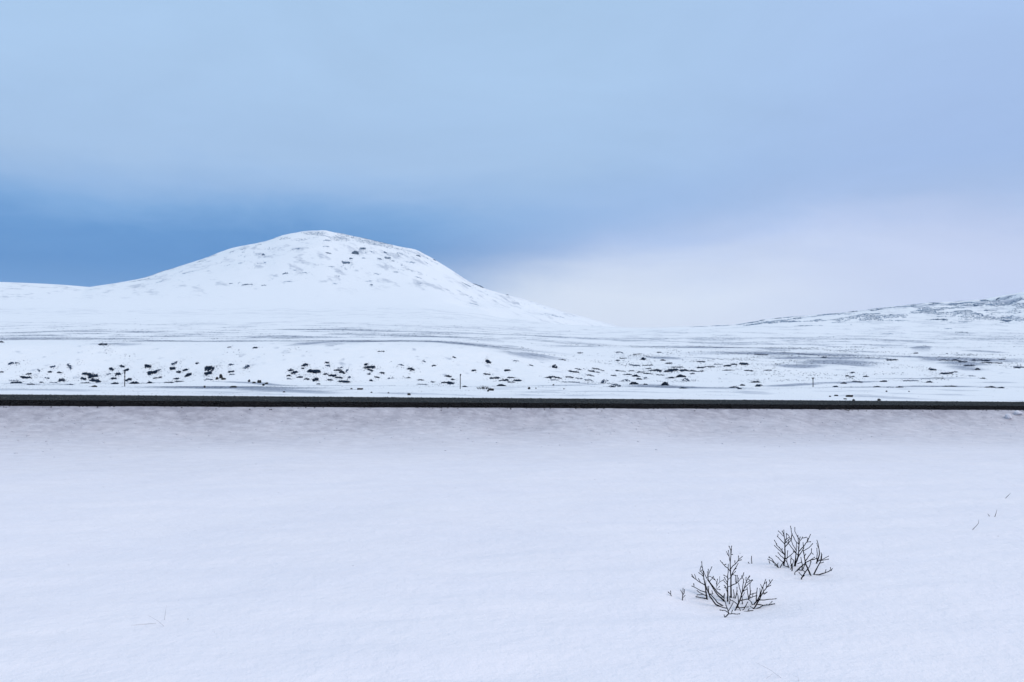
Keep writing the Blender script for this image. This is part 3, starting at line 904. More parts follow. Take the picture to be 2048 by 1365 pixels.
# heath stalks thick on the wind-scoured streaks
N = 520000
px = rng.uniform(-30, 2080, N)
d = np.exp(rng.uniform(math.log(66), math.log(1150), N))
xx = (px - 1024) / FOC * d
mk = np.maximum(bare_mask(xx, d), plain_bare(xx, d) * 0.9) * (0.75 + 0.6 * fbm(xx / 2.2, d / 5, 3, 231))
keep = rng.random(N) < np.clip((mk - 0.27) * 2.6, 0, 0.9) * (1 - 0.6 * sstep(400, 900, d))
xx, d = xx[keep], d[keep]
z0 = height(xx, d)
sl = (height(xx, d + 1.5) - z0)
k2 = (sl < 0.26) | (d > 330)
xx, d, z0 = xx[k2], d[k2], z0[k2]
mp = d / FOC
V, F = spikes(xx, d, z0 - 0.02, mp * rng.uniform(0.4, 1.15, len(d)), mp * rng.uniform(0.3, 0.75, len(d)), 0.5, rng)
tag(mesh_obj('heath_stalks', V, F, M_HEATHL), 'short heath stalks on the wind-scoured streaks of the plain', 'heath', kind='stuff')

# dry grass and grit lying on the verge beyond the road
N = 9000
px = rng.uniform(-30, 2080, N)
d = rng.uniform(58, 165, N)
xx = (px - 1024) / FOC * d
_, vv = uv(xx, d)
dens = fbm(xx / 5, d / 5, 4, 211) + 0.4 * fbm(xx / 22, d / 14, 2, 213)
keep = (dens > 0.30) & (vv > 16)
xx, d = xx[keep], d[keep]
pr = d / FOC * rng.uniform(0.3, 0.75, len(d))
V, F = lumps(xx, d, height(xx, d) + pr * 0.1, pr * 1.9, pr, pr * 0.45, 0.5, rng)
tag(mesh_obj('verge_litter', V, F, M_GRASSD), 'flattened dry grass and grit on the far verge', 'grass', kind='stuff')

# gravel on the near shoulder, snow clods thrown onto the embankment
N = 5200
u_ = rng.uniform(-46, 46, N)
v_ = -0.02 - np.abs(rng.normal(0, 0.28, N))
xg = u_ * DX + v_ * NX
yg = RY0 + u_ * DY + v_ * NY
zg = np.maximum(height(xg, yg), np.interp(v_, [-0.95, -0.55, -0.30, 0], [-2.05, -1.62, -1.47, -1.404]) + grade(u_) + EYE)
pr = rng.uniform(0.012, 0.035, N)
V, F = lumps(xg, yg, zg, pr * 1.3, pr, pr * 0.8, 0.4, rng)
tag(mesh_obj('shoulder_gravel', V, F, M_PEBBLE), 'dark loose gravel along the near road shoulder', 'gravel', kind='stuff')
N = 11000
u_ = rng.uniform(-46, 46, N)
v_ = rng.uniform(0.03, ROAD_W - 0.03, N)
xg = u_ * DX + v_ * NX
yg = RY0 + u_ * DY + v_ * NY
zg = np.interp(v_, [0, 1.2, 3.42, 5.6, ROAD_W], [-1.40, -1.385, -1.36, -1.385, -1.40]) + grade(u_) + EYE
pr = rng.uniform(0.008, 0.024, N)
V, F = lumps(xg, yg, zg + pr * 0.4, pr * 1.2, pr, pr * 0.8, 0.4, rng)
tag(mesh_obj('road_grit', V, F, M_GRIT), 'loose grit strewn over the dark asphalt', 'grit', kind='stuff')
N = 2600
u_ = rng.uniform(-46, 46, N)
v_ = -0.6 - rng.gamma(1.5, 1.9, N)
xg = u_ * DX + v_ * NX
yg = RY0 + u_ * DY + v_ * NY
pr = np.minimum(0.007 + rng.gamma(1.4, 0.009, N), 0.03)
V, F = lumps(xg, yg, height(xg, yg) + pr * 0.15, pr * 1.7, pr * 1.2, pr * 0.6, 0.35, rng)
tag(mesh_obj('snow_clods', V, F, M_SNOWD, smooth=False), 'snow clods thrown by ploughs on the road embankment', 'snow', kind='stuff')

# ------------------------------------------------------------------ stones on the verges


def stone(px, py, wp, hp, label, cap=False, mat=M_ROCK, name='stone', cat='stone', grp=None, seed=0):
    x, y, z = [float(a[0]) for a in ground_at([px], [py + hp * 0.4])]
    mpp = y / FOC
    W, Hh = wp * mpp, hp * mpp
    rng = np.random.default_rng(300 + seed)
    import bmesh
    bm = bmesh.new()
    bmesh.ops.create_icosphere(bm, subdivisions=2, radius=1.0)
    off = rng.uniform(-20, 20, 2)
    pl = [(Vector(rng.normal(size=3)).normalized(), rng.uniform(0.62, 0.95)) for _ in range(7)]
    for vtx in bm.verts:
        for nrm_, dist in pl:
            k = vtx.co.dot(nrm_)
            if k > dist:
                vtx.co -= nrm_ * (k - dist)
        nz = float(fbm(vtx.co.x * 1.3 + off[0] + vtx.co.z, vtx.co.y * 1.3 + off[1] - vtx.co.z, 3, 5))
        vtx.co *= 1 + 0.22 * nz
        vtx.co.x *= W / 2
        vtx.co.y *= W / 2 * 0.7
        vtx.co.z *= Hh * 0.62
        vtx.co.z += Hh * 0.30
    me = bpy.data.meshes.new(name)
    bm.to_mesh(me)
    me.materials.append(mat)
    o = bpy.data.objects.new(name, me)
    o.location = (x, y, z)
    COL.objects.link(o)
    tag(o, label, cat, grp)
    if cap:
        top = max(v.co.z for v in bm.verts)
        vs = [v for v in bm.verts if v.co.z > top * 0.45]
        keep = set(v.index for v in vs)
        fs = [[v.index for v in f.verts] for f in bm.faces if all(v.index in keep for v in f.verts)]
        idx = sorted(set(i for f in fs for i in f))
        mp_ = {q: k for k, q in enumerate(idx)}
        bm.verts.ensure_lookup_table()
        cen = Vector((0, 0, 0))
        pts = [bm.verts[i].co * 1.07 + Vector((0, 0.04 * W, 0.06 * Hh)) for i in idx]
        if fs:
            mesh_obj('snow_cap', np.array([tuple(p) for p in pts]), [[mp_[i] for i in f] for f in fs], M_SNOWP, o, True)
    bm.free()
    return o


vs = 'stones on the far verge'
S = [(442, 753, 9, 9, 'upright black stone at the left end of the far verge stones', 0), (434, 757, 6, 6, 'round dark stone just left of the upright black stone', 0), (447, 758, 12, 4, 'low dark stone at the foot of the upright black stone', 0),
     (498, 762, 6, 6, 'pointed black stone on the far verge, left of a close cluster', 0), (508, 765, 8, 5, 'flat black stone at the left of the close verge cluster', 0), (519, 763, 9, 8, 'largest black stone of the close cluster on the far verge', 1),
     (527, 770, 6, 5, 'black stone in front of the close verge cluster', 0), (533, 767, 9, 4, 'flat dark stone at the right of the close verge cluster', 0), (409, 774, 5, 5, 'small dark stone at the left end of a grassy verge line', 0),
     (466, 774, 17, 4, 'long flat dark stone lying on the grassy verge line', 0), (189, 773, 11, 4, 'flat black stone on the verge below the big left clumps', 0),
     (818, 789, 8, 5, 'black stone close to the road, left of the middle pole', 0), (777, 786, 4, 3, 'small stone second in a row near the road, left of middle pole', 0), (703, 778, 5, 3, 'small dark stone beside a snow-capped verge stone', 0),
     (720, 778, 13, 5, 'snow-capped stone on the far verge, below mid bank', 1), (743, 785, 4, 3, 'smallest stone near the road edge, left of middle pole', 0), (568, 784, 5, 3, 'lone small stone near the road, right of the close cluster', 0),
     (983, 779, 13, 7, 'black stone with snow on top beside the spiky tussock', 1), (976, 782, 4, 4, 'small black stone touching the stone by the spiky tussock', 0), (1058, 777, 6, 5, 'black stone on the verge right of the spiky tussock', 0),
     (1072, 777, 3, 3, 'tiny stone right beside the verge stone past the tussock', 0), (1107, 770, 4, 3, 'lone small stone on snow, second right of the tussock', 0), (1128, 778, 3, 3, 'tiny lone stone on snow, third right of the tussock', 0),
     (1673, 791, 9, 4, 'small snow-capped stone left of the arched roadside stone', 1), (1699, 792, 15, 6, 'arched snow-capped roadside stone right of the forked pole', 1), (1660, 793, 5, 3, 'tiny stone at the left of the snow-capped roadside stones', 0),
     (1690, 798, 8, 3, 'flat snow-capped stone below the arched roadside stone', 1), (1707, 801, 7, 5, 'dark stone at the road edge below the arched stone', 0), (1758, 800, 8, 5, 'dark pointed stone standing on the far road edge', 0),
     (1773, 783, 4, 3, 'small dark stone on the far verge, right part', 0), (1818, 783, 3, 3, 'tiny dark stone on the far verge, rightmost', 0)]
for k, (a, b, c_, d_, lb, cp) in enumerate(S):
    stone(a, b, c_, d_, lb, bool(cp), grp=vs, seed=k)
stone(1582, 813, 9, 5, 'pale icy snow chunk on the near edge of the road', False, M_SNOWD, 'snow_chunk', 'snow chunk', seed=51)
stone(1565, 816, 6, 3, 'dark clod of gravel beside the pale icy chunk', False, M_ROCK, 'gravel_clod', 'clod', seed=52)
stone(2018, 833, 16, 11, 'rounded snow lump on the embankment near the right edge', False, M_SNOWD, 'snow_lump', 'snow lump', seed=53)
stone(2036, 826, 18, 10, 'snow lump just below the road at the right edge', False, M_SNOWD, 'snow_lump', 'snow lump', seed=54)

# ------------------------------------------------------------------ tubes: poles, twigs, blades


def tube(pts, rads, sides=5):
    pts = [Vector(p) for p in pts]
    V, F = [], []
    n = len(pts)
    for i, p in enumerate(pts):
        d_ = (pts[min(i + 1, n - 1)] - pts[max(i - 1, 0)])
        d_ = d_.normalized() if d_.length > 1e-9 else Vector((0, 0, 1))
        a = d_.cross(Vector((0.31, 0.17, 0.93)))
        if a.length < 1e-3:
            a = d_.cross(Vector((1, 0, 0)))
        a.normalize()
        b = d_.cross(a)
        for k in range(sides):
            t_ = 2 * math.pi * k / sides
            V.append(tuple(p + (a * math.cos(t_) + b * math.sin(t_)) * rads[i]))
    for i in range(n - 1):
        for k in range(sides):
            k2 = (k + 1) % sides
            F.append((i * sides + k, i * sides + k2, (i + 1) * sides + k2, (i + 1) * sides + k))
    F.append(tuple(range(sides))[::-1])
    F.append(tuple(range((n - 1) * sides, n * sides)))
    return V, F


def merge(parts):
    V, F = [], []
    for v, f in parts:
        o = len(V)
        V += v
        F += [tuple(i + o for i in q) for q in f]
    return V, F


def pole(px, ybase, ytop, dist, label, kind):
    x = (px - 1024) / FOC * dist
    z = float(height(x, dist))
    Hp = (ybase - ytop) / FOC * dist
    r = 0.9 / FOC * dist
    p = empty('marker_pole', (x, dist, z))
    tag(p, label, 'pole', 'marker poles beyond the road')
    V, F = tube([(0, 0, -0.25), (0.01, 0, Hp * 0.5), (0.0, 0, Hp)], [r, r * 0.95, r * 0.9], 8)
    mesh_obj('post', V, F, M_POLE, p, True)
    if kind == 'cap':
        V, F = tube([(0, 0, Hp * 0.86), (0, 0, Hp * 0.88), (0, 0, Hp + 0.03), (0, 0, Hp + 0.045)], [r * 1.2, r * 1.55, r * 1.5, r * 0.9], 8)
        mesh_obj('cap', V, F, M_POLE, p, True)
        V, F = tube([(0, 0, Hp * 0.63), (0, 0, Hp * 0.70)], [r * 1.5, r * 1.5], 8)
        mesh_obj('band', V, F, M_POLE, p, True)
    elif kind == 'bent':
        V, F = tube([(0, 0, Hp * 0.90), (r * 0.8, 0, Hp * 0.96), (r * 1.5, 0, Hp + 0.03)], [r * 1.3, r * 1.5, r * 0.9], 8)
        mesh_obj('cap', V, F, M_POLE, p, True)
    else:
        for s_ in (-1, 1):
            V, F = tube([(0, 0, Hp * 0.84), (s_ * r * 1.6, 0, Hp * 0.95), (s_ * r * 2.3, 0, Hp * 1.04)], [r * 0.9, r * 0.85, r * 0.6], 6)
            mesh_obj('fork', V, F, M_POLE, p, True)


def dist_at(px, py):
    return float(ground_at([px], [py])[1][0])


pole(250, 773.5, 744, dist_at(250, 773.5), 'straight dark marker pole on the snow below the left bank, leftmost of three', 'cap')
pole(920.5, 778.5, 749, dist_at(920.5, 778.5), 'thin dark marker pole left of the spiky tussock, middle of three', 'bent')
pole(1625.5, 774.5, 756, dist_at(1625.5, 774.5), 'short marker pole with a forked top, rightmost of three', 'fork')

# spiky tussock beside the middle pole
tx, ty, tz = [float(a[0]) for a in ground_at([968], [779])]
ts = empty('spiky_tussock', (tx, ty, tz))
tag(ts, 'spiky dark tussock fanning out of the snow right of the middle pole', 'tussock')
rng = np.random.default_rng(5)
mpp = ty / FOC
for k in range(46):
    bx = rng.uniform(-12, 12) * mpp
    ln = (8.5 - abs(bx / mpp) * 0.25) * mpp * rng.uniform(0.6, 1.1)
    lean = bx / (12 * mpp) * 0.9 + rng.normal(0, 0.15)
    dy = rng.uniform(-0.15, 0.25)
    yb = rng.uniform(-0.2, 0.3)
    zb = float(height(tx + bx, ty + yb)) - tz
    V, F = tube([(bx, yb, zb - 0.03), (bx + math.sin(lean) * ln * 0.5, yb + dy * 0.4, zb + math.cos(lean) * ln * 0.55), (bx + math.sin(lean) * ln, yb + dy, zb + math.cos(lean) * ln * 0.95)], [0.018, 0.016, 0.005], 4)
    mesh_obj('blade', V, F, M_ROCK, ts)

# ------------------------------------------------------------------ the two bare shrubs: stems rooted in the snow, twigs growing off them
SH1 = [[(820, 925), (818, 760), (818, 600), (812, 510), (805, 400), (815, 250), (815, 180), (828, 115)],
       [(765, 990), (765, 850), (765, 650), (770, 520), (775, 410)],
       [(435, 955), (410, 770), (385, 640), (375, 560), (360, 450), (350, 370)],
       [(650, 1075), (580, 1040), (480, 910), (430, 790), (400, 690), (375, 590)],
       [(715, 990), (620, 900), (540, 790), (480, 700), (430, 620), (385, 520)],
       [(705, 930), (600, 840), (530, 750), (470, 670), (450, 590)],
       [(690, 1060), (600, 1010), (540, 930), (470, 860), (440, 770)],
       [(885, 1135), (940, 1020), (975, 930), (1000, 850), (1040, 760), (1070, 660), (1110, 590)],
       [(1185, 1110), (1250, 1000), (1300, 900), (1340, 830), (1400, 760), (1450, 690), (1475, 655)],
       [(1185, 1045), (1240, 970), (1290, 890), (1330, 770), (1370, 655)],
       [(720, 1245), (770, 1195), (775, 1150), (745, 1060), (725, 1000)],
       [(1100, 955), (1130, 870), (1130, 780), (1125, 715)],
       [(885, 940), (910, 870), (915, 780)], [(865, 930), (862, 870), (858, 815)], [(795, 1030), (800, 980), (800, 925)], [(1000, 1035), (1000, 980), (998, 925)],
       [(1010, 1130), (1045, 1080), (1080, 1015)], [(1165, 1045), (1140, 990), (1105, 965)], [(1030, 1148), (1090, 1146), (1155, 1138)], [(1215, 1110), (1290, 1080), (1345, 1055)],
       [(1225, 1000), (1228, 900), (1240, 790)],
       # twigs
       [(818, 465), (890, 385), (940, 320), (990, 278)], [(890, 385), (882, 355)], [(940, 320), (940, 278)], [(925, 345), (968, 328)],
       [(812, 510), (765, 460), (705, 405), (655, 345)], [(705, 405), (722, 398)], [(803, 350), (790, 270), (755, 205)], [(790, 270), (780, 190)], [(815, 180), (795, 120)], [(815, 230), (832, 235)],
       [(818, 600), (870, 480), (925, 395)], [(860, 500), (890, 470)], [(833, 570), (880, 520)], [(840, 560), (885, 570)], [(768, 640), (812, 605)],
       [(765, 610), (718, 575)], [(765, 690), (720, 620)], [(765, 730), (720, 678)], [(765, 850), (735, 770), (722, 745)], [(765, 780), (730, 770)], [(770, 755), (815, 740)],
       [(365, 480), (320, 510), (335, 440)], [(378, 590), (340, 555), (315, 540)], [(375, 560), (345, 520)], [(400, 730), (330, 690), (260, 640), (205, 600)], [(260, 640), (240, 570)], [(235, 620), (200, 575)], [(330, 690), (305, 640)],
       [(430, 620), (460, 560), (505, 450)], [(460, 560), (455, 490)], [(445, 590), (440, 530)], [(470, 680), (500, 640), (530, 600)], [(530, 600), (585, 680), (590, 725), (640, 680), (690, 650)], [(590, 725), (600, 650)],
       [(590, 725), (580, 790), (630, 800)], [(595, 795), (625, 760)], [(450, 590), (490, 590), (540, 630)], [(430, 850), (340, 820), (255, 770), (205, 750)], [(225, 758), (225, 725)],
       [(440, 905), (380, 880), (320, 850), (285, 825)], [(370, 878), (290, 885)], [(432, 945), (350, 935), (275, 915)], [(700, 990), (715, 880)], [(690, 930), (700, 900)], [(470, 870), (530, 870), (515, 830)], [(460, 860), (460, 760)],
       [(1070, 690), (1145, 650)], [(1040, 770), (1120, 690), (1155, 660)], [(1000, 850), (1010, 740), (1020, 640), (990, 590), (1020, 545)], [(1065, 670), (1060, 620)], [(1010, 835), (1060, 800)], [(1090, 630), (1105, 640)],
       [(940, 1010), (930, 900), (915, 850)], [(965, 975), (1100, 950), (1160, 915), (1205, 905)], [(1160, 915), (1170, 880)], [(925, 1040), (880, 1000), (820, 970)], [(990, 880), (950, 760), (945, 720)],
       [(820, 740), (890, 710), (950, 660), (1000, 600)], [(900, 700), (885, 650), (895, 590)], [(905, 695), (920, 590)], [(930, 675), (935, 630)], [(1102, 945), (1082, 850), (1080, 780)], [(1135, 880), (1200, 858)],
       [(1330, 850), (1380, 850)], [(1400, 760), (1440, 740)], [(1385, 775), (1390, 690)], [(1450, 690), (1440, 665)], [(1325, 785), (1300, 730)], [(1350, 710), (1378, 690)], [(1260, 955), (1280, 880), (1285, 800)],
       [(1340, 840), (1350, 880), (1385, 850)], [(1255, 970), (1350, 970), (1440, 955), (1530, 948)], [(1232, 1035), (1340, 1050), (1420, 1045), (1505, 1030)], [(1420, 1045), (1470, 1000)], [(1180, 1108), (1145, 1080)],
       [(770, 1165), (720, 1140), (660, 1130)], [(775, 1145), (820, 1090), (845, 1025)], [(775, 1185), (840, 1185), (900, 1195), (945, 1190)], [(832, 1183), (835, 1150)], [(724, 1240), (712, 1225)],
       [(910, 1085), (1000, 1088), (1080, 1080)], [(925, 1055), (970, 1130)], [(1090, 1146), (1100, 1125)], [(1290, 890), (1310, 830)], [(640, 1072), (730, 1095)]]
SH2 = [[(460, 885), (485, 760), (488, 600), (482, 480), (485, 400), (470, 320), (465, 215)],
       [(675, 905), (700, 720), (705, 600), (710, 470)], [(682, 908), (735, 740), (755, 620), (760, 500), (775, 420), (780, 350)],
       [(980, 1070), (920, 930), (880, 830), (860, 700), (840, 620), (845, 510)], [(805, 1165), (830, 1100), (900, 1010), (960, 920), (990, 830)],
       [(820, 990), (820, 880), (800, 750)], [(832, 990), (860, 910), (885, 860)], [(600, 970), (620, 900), (600, 830), (605, 730)], [(622, 1000), (630, 880)],
       [(360, 940), (340, 890), (280, 840), (230, 760), (190, 740)], [(190, 850), (180, 815)], [(1100, 855), (1120, 800), (1160, 680), (1150, 560), (1115, 415)],
       [(1050, 1065), (1110, 950), (1160, 850), (1200, 780), (1205, 690)], [(1055, 1075), (1150, 1075), (1250, 1045), (1340, 1010), (1385, 990), (1375, 945)],
       [(700, 1010), (820, 900), (900, 830), (1000, 780), (1100, 760)], [(390, 935), (430, 860), (475, 790)], [(562, 935), (525, 830), (490, 780)], [(680, 1062), (678, 1040)],
       # twigs
       [(470, 320), (440, 235)], [(470, 325), (420, 280), (370, 230)], [(482, 475), (400, 390), (345, 330)], [(345, 330), (350, 305)], [(485, 420), (510, 360), (515, 290)], [(485, 410), (560, 345)], [(484, 460), (570, 380)],
       [(488, 535), (550, 460), (610, 390), (625, 290)], [(478, 680), (430, 600), (330, 500), (290, 415)], [(480, 675), (360, 580), (295, 515)], [(330, 510), (325, 485)], [(478, 770), (400, 700), (365, 655)], [(468, 845), (390, 775), (325, 715)],
       [(527, 830), (530, 740), (540, 620)], [(486, 770), (580, 710), (660, 630)], [(430, 610), (430, 575)], [(460, 888), (510, 910), (560, 925)],
       [(705, 600), (640, 490), (605, 380), (625, 280), (597, 140)], [(605, 390), (560, 310), (530, 280)], [(702, 640), (610, 540), (550, 450), (555, 400)], [(745, 690), (660, 620)], [(758, 480), (690, 410), (640, 310)],
       [(776, 400), (720, 310), (680, 230), (680, 165)], [(776, 410), (820, 360), (890, 345)], [(820, 365), (825, 345)], [(757, 620), (850, 520), (930, 410), (960, 340), (978, 300)], [(850, 520), (840, 460)], [(920, 425), (930, 370)], [(912, 440), (970, 430)],
       [(740, 730), (800, 640), (850, 560)], [(838, 615), (950, 550), (1015, 480)], [(758, 490), (740, 320)], [(745, 700), (800, 640)], [(735, 750), (770, 690)],
       [(864, 720), (885, 680)], [(885, 800), (950, 710), (1000, 640), (1005, 580)], [(1000, 640), (1025, 660)], [(960, 800), (1050, 740)], [(830, 1100), (775, 1045)], [(835, 1105), (858, 1095)], [(820, 985), (785, 980)], [(838, 985), (880, 1015)],
       [(600, 900), (640, 860), (655, 790), (620, 760)], [(300, 855), (220, 800), (170, 775)], [(335, 885), (345, 860)], [(350, 925), (300, 890)], [(1112, 830), (1110, 570)], [(1112, 825), (1190, 760), (1200, 690), (1195, 660)],
       [(1165, 800), (1325, 715)], [(1165, 845), (1225, 830)], [(1190, 795), (1320, 770)], [(1275, 1035), (1280, 990)], [(1380, 990), (1400, 965)], [(730, 860), (800, 830)], [(930, 950), (985, 1070)]]


def seg_near(p, chain):
    best = (1e9, 0, 0.0)
    for i in range(len(chain) - 1):
        ax, ay = chain[i]
        bx, by = chain[i + 1]
        L2 = (bx - ax) ** 2 + (by - ay) ** 2 + 1e-9
        t_ = max(0, min(1, ((p[0] - ax) * (bx - ax) + (p[1] - ay) * (by - ay)) / L2))
        d_ = math.hypot(p[0] - ax - t_ * (bx - ax), p[1] - ay - t_ * (by - ay))
        if d_ < best[0]:
            best = (d_, i, t_)
    return best


def shrub(name, chains, nstem, ox, oy, sc, label, seed, wpx=1.85):
    """each stem rises from its own foot in the snow and leans to its own side; twigs leave it at their own angle"""
    rng = np.random.default_rng(seed)
    base = chains[0][0]
    x, y, z = [float(a[0]) for a in ground_at([ox + base[0] / sc], [oy + base[1] / sc])]
    root = empty(name, (x, y, z))
    tag(root, label, 'shrub', 'bare shrubs in the snow')
    O = Vector((x, y, z))
    mpp = y / FOC
    placed = []      # chain 2d, depths, stem object
    for ci, ch in enumerate(chains):
        P2 = [(ox + a / sc, oy + b / sc) for a, b in ch]
        rng_lean = rng.uniform(-0.55, 0.55)
        if ci < nstem:
            d0 = float(ground_at([P2[0][0]], [P2[0][1]])[1][0])
            host, r0, hr = None, 1.0, None
        else:
            cand = []
            for pc in placed:
                b_ = seg_near(ch[0], pc[0])
                cand.append((b_[0], b_[1], b_[2], pc))
            cand.sort(key=lambda q_: q_[0])
            _, i_, t_, pc = cand[0]
            d0 = pc[1][i_] * (1 - t_) + pc[1][i_ + 1] * t_
            hr = pc[3][i_] * (1 - t_) + pc[3][i_ + 1] * t_
            host = pc[2]
            rng_lean *= 1.3
        # depth of each joint
        deps = [d0]
        for i in range(1, len(ch)):
            L = math.hypot(P2[i][0] - P2[i - 1][0], P2[i][1] - P2[i - 1][1]) * mpp
            deps.append(deps[-1] + L * (rng_lean + rng.uniform(-0.2, 0.2)))
        pts = []
        for (qx, qy), dd in zip(P2, deps):
            r_ = ray([qx], [qy])[0]
            k = dd / r_[1]
            pts.append(Vector((r_[0] * k, dd, EYE + r_[2] * k)))
        # never let a joint sink under the snow
        for i in range(1, len(pts)):
            g_ = float(height(pts[i].x, pts[i].y)) + 0.004
            if pts[i].z < g_:
                r_ = ray([P2[i][0]], [P2[i][1]])[0]
                gg = ground_at([P2[i][0]], [P2[i][1]])
                dd = float(gg[1][0]) - 0.01
                deps[i] = dd
                k = dd / r_[1]
                pts[i] = Vector((r_[0] * k, dd, EYE + r_[2] * k))
        # smooth resample with a little kink at each node
        res = []
        for i in range(len(pts) - 1):
            seg = (pts[i + 1] - pts[i]).length
            n_ = max(2, int(seg / 0.022))
            for k in range(n_):
                t_ = k / n_
                res.append(pts[i].lerp(pts[i + 1], t_) + Vector(rng.normal(0, 0.0011, 3)) * (0 if (i == 0 and k == 0) else 1))
        res.append(pts[-1])
        total = sum((res[i + 1] - res[i]).length for i in range(len(res) - 1))
        rb = wpx * mpp * (1.0 if ci < nstem else 0.62)
        if ci < nstem:
            rb *= min(1.0, 0.55 + total / 0.45 * 0.6)
        else:
            rb = min(max(rb * (0.7 + total / 0.5), 0.0016), hr * 0.85)
        rt = max(0.66 * mpp, 0.0013)
        rads, acc = [], 0.0
        for i in range(len(res)):
            rads.append(rb + (min(rt, rb) - rb) * (acc / max(total, 1e-6)) ** 0.8)
            if i < len(res) - 1:
                acc += (res[i + 1] - res[i]).length
        rr_ = list(rads)
        if ci < nstem:
            res = [res[0] + Vector((0, 0, -0.05))] + res
            rads = [rads[0]] + rads
        parts = [tube([p - O for p in res], rads, 5)]
        # buds and short spurs, alternate along the stem
        side = 1
        i = 3
        while i < len(res) - 1:
            p = res[i]
            dv = (res[i] - res[i - 1]).normalized()
            sd = dv.cross(Vector(rng.normal(size=3))).normalized()
            dirb = (dv * 0.8 + sd * 0.8).normalized()
            bl = rng.uniform(0.005, 0.012)
            br = 0.0017 + 0.3 * rads[i]
            parts.append(tube([p - O, p + dirb * bl * 0.5 - O, p + dirb * bl - O], [br * 0.8, br, br * 0.25], 4))
            if rng.random() < 0.16 and total > 0.08 and i > 4:
                tl_ = rng.uniform(0.02, 0.045)
                d2_ = (dv * 0.75 + sd * 0.7 + Vector((0, 0, 0.35))).normalized()
                e1 = p + d2_ * tl_ * 0.55
                e2 = p + (d2_ + Vector((0, 0, 0.25))).normalized() * tl_
                parts.append(tube([p - O, e1 - O, e2 - O], [rt * 0.95, rt * 0.9, rt * 0.75], 4))
                parts.append(tube([e2 - O, e2 + d2_ * 0.007 - O], [rt * 1.5, rt * 0.4], 4))
            i += int(rng.integers(1, 3))
        dv = (res[-1] - res[-2]).normalized()
        parts.append(tube([res[-1] - O, res[-1] + dv * 0.006 - O, res[-1] + dv * 0.013 - O], [rt, rt * 1.6, rt * 0.3], 4))
        V, F = merge(parts)
        o = mesh_obj('stem' if host is None else 'twig', np.array(V), F, M_BARK, root if host is None else host)
        rad2 = [np.interp(j / max(len(ch) - 1, 1), np.linspace(0, 1, len(rr_)), rr_) for j in range(len(ch))]
        placed.append((ch, deps, o if host is None else host, rad2))
    return root


shrub('bare_shrub', SH1, 21, 1360, 1080, 8.03, 'larger bare dark shrub in the foreground snow, nearest the camera', 11)
shrub('bare_shrub', SH2, 18, 1520, 1040, 9.75, 'smaller bare dark shrub behind and right of the larger one', 12)

# sprouts beside the shrubs (zoom window 1300,1020, x5.12)
SP = [('second of two sprouts left of the larger shrub, taller and branching', [[(333, 930), (335, 880), (338, 815)], [(335, 880), (350, 850), (352, 825)], [(336, 865), (318, 830)], [(336, 900), (352, 885)]], 1),
      ('tiny leftmost sprout left of the larger shrub', [[(220, 885), (210, 862), (196, 850)], [(212, 865), (212, 842)]], 1),
      ('single short upright sprout between the two shrubs', [[(1043, 552), (1040, 520), (1040, 485)], [(1022, 556), (1012, 545)]], 1)]
for k, (lb, ch, ns) in enumerate(SP):
    shrub('twig_sprout', ch, ns, 1300, 1020, 5.12, lb, 40 + k, 1.4)

# grass stalks sticking out of the field
BL = [('dark grass stalk leaning right, rightmost of the four near the right edge', [(2011, 997), (2016, 992), (2021, 987)], 1), ('tall upright dark grass stalk near the right edge', [(1989.5, 1034.5), (1992, 1027), (1994, 1019.5)], 1),
      ('shortest dark grass stalk, beside the tall upright one', [(1979, 1033), (1977, 1030), (1975, 1028)], 1), ('dark grass stalk with a seed head, lowest of the four near right edge', [(1945, 1060), (1952, 1053), (1957, 1047), (1957.5, 1040)], 1),
      ('pale upright grass blade in the lower left snow', [(329, 1240), (331, 1224), (333, 1211)], 0), ('pale grass blade lying flat toward the left edge', [(312, 1247), (285, 1249), (262, 1251)], 0),
      ('pale curved grass blade beside the flat lying one', [(328, 1253), (317, 1243), (296, 1231)], 0), ('pale long grass blade at the bottom edge', [(1562, 1356), (1540, 1340), (1511, 1325)], 0),
      ('short pale grass blade crossing the long one at the bottom edge', [(1533, 1357), (1540, 1352), (1547, 1346)], 0), ('pale hooked grass blade at the bottom edge', [(1598, 1365), (1596, 1355), (1586, 1351)], 0)]
for k, (lb, pp, dark) in enumerate(BL):
    g_ = ground_at([p[0] for p in pp], [p[1] for p in pp])
    d0 = float(g_[1][0])
    pts = []
    for i, p in enumerate(pp):
        r_ = ray([p[0]], [p[1]])[0]
        dd = min(d0 + 0.01 * i, float(g_[1][i]) - 0.004)
        pts.append(Vector((r_[0], r_[1], r_[2])) * (dd / r_[1]) + Vector((0, 0, EYE)))
    O = pts[0].copy()
    mp_ = d0 / FOC
    pl = [pts[0] - O + Vector((0, 0, -0.02))] + [p - O for p in pts]
    rd = (0.62 if dark else 0.42) * mp_
    V, F = tube(pl, [rd] * 2 + [rd * 0.8] * (len(pl) - 3) + [rd * 0.35], 4)
    o = mesh_obj('grass_blade', np.array(V), F, M_GRASSD if dark else M_GRASS)
    o.location = O
    tag(o, lb, 'grass', 'grass blades in the field snow')

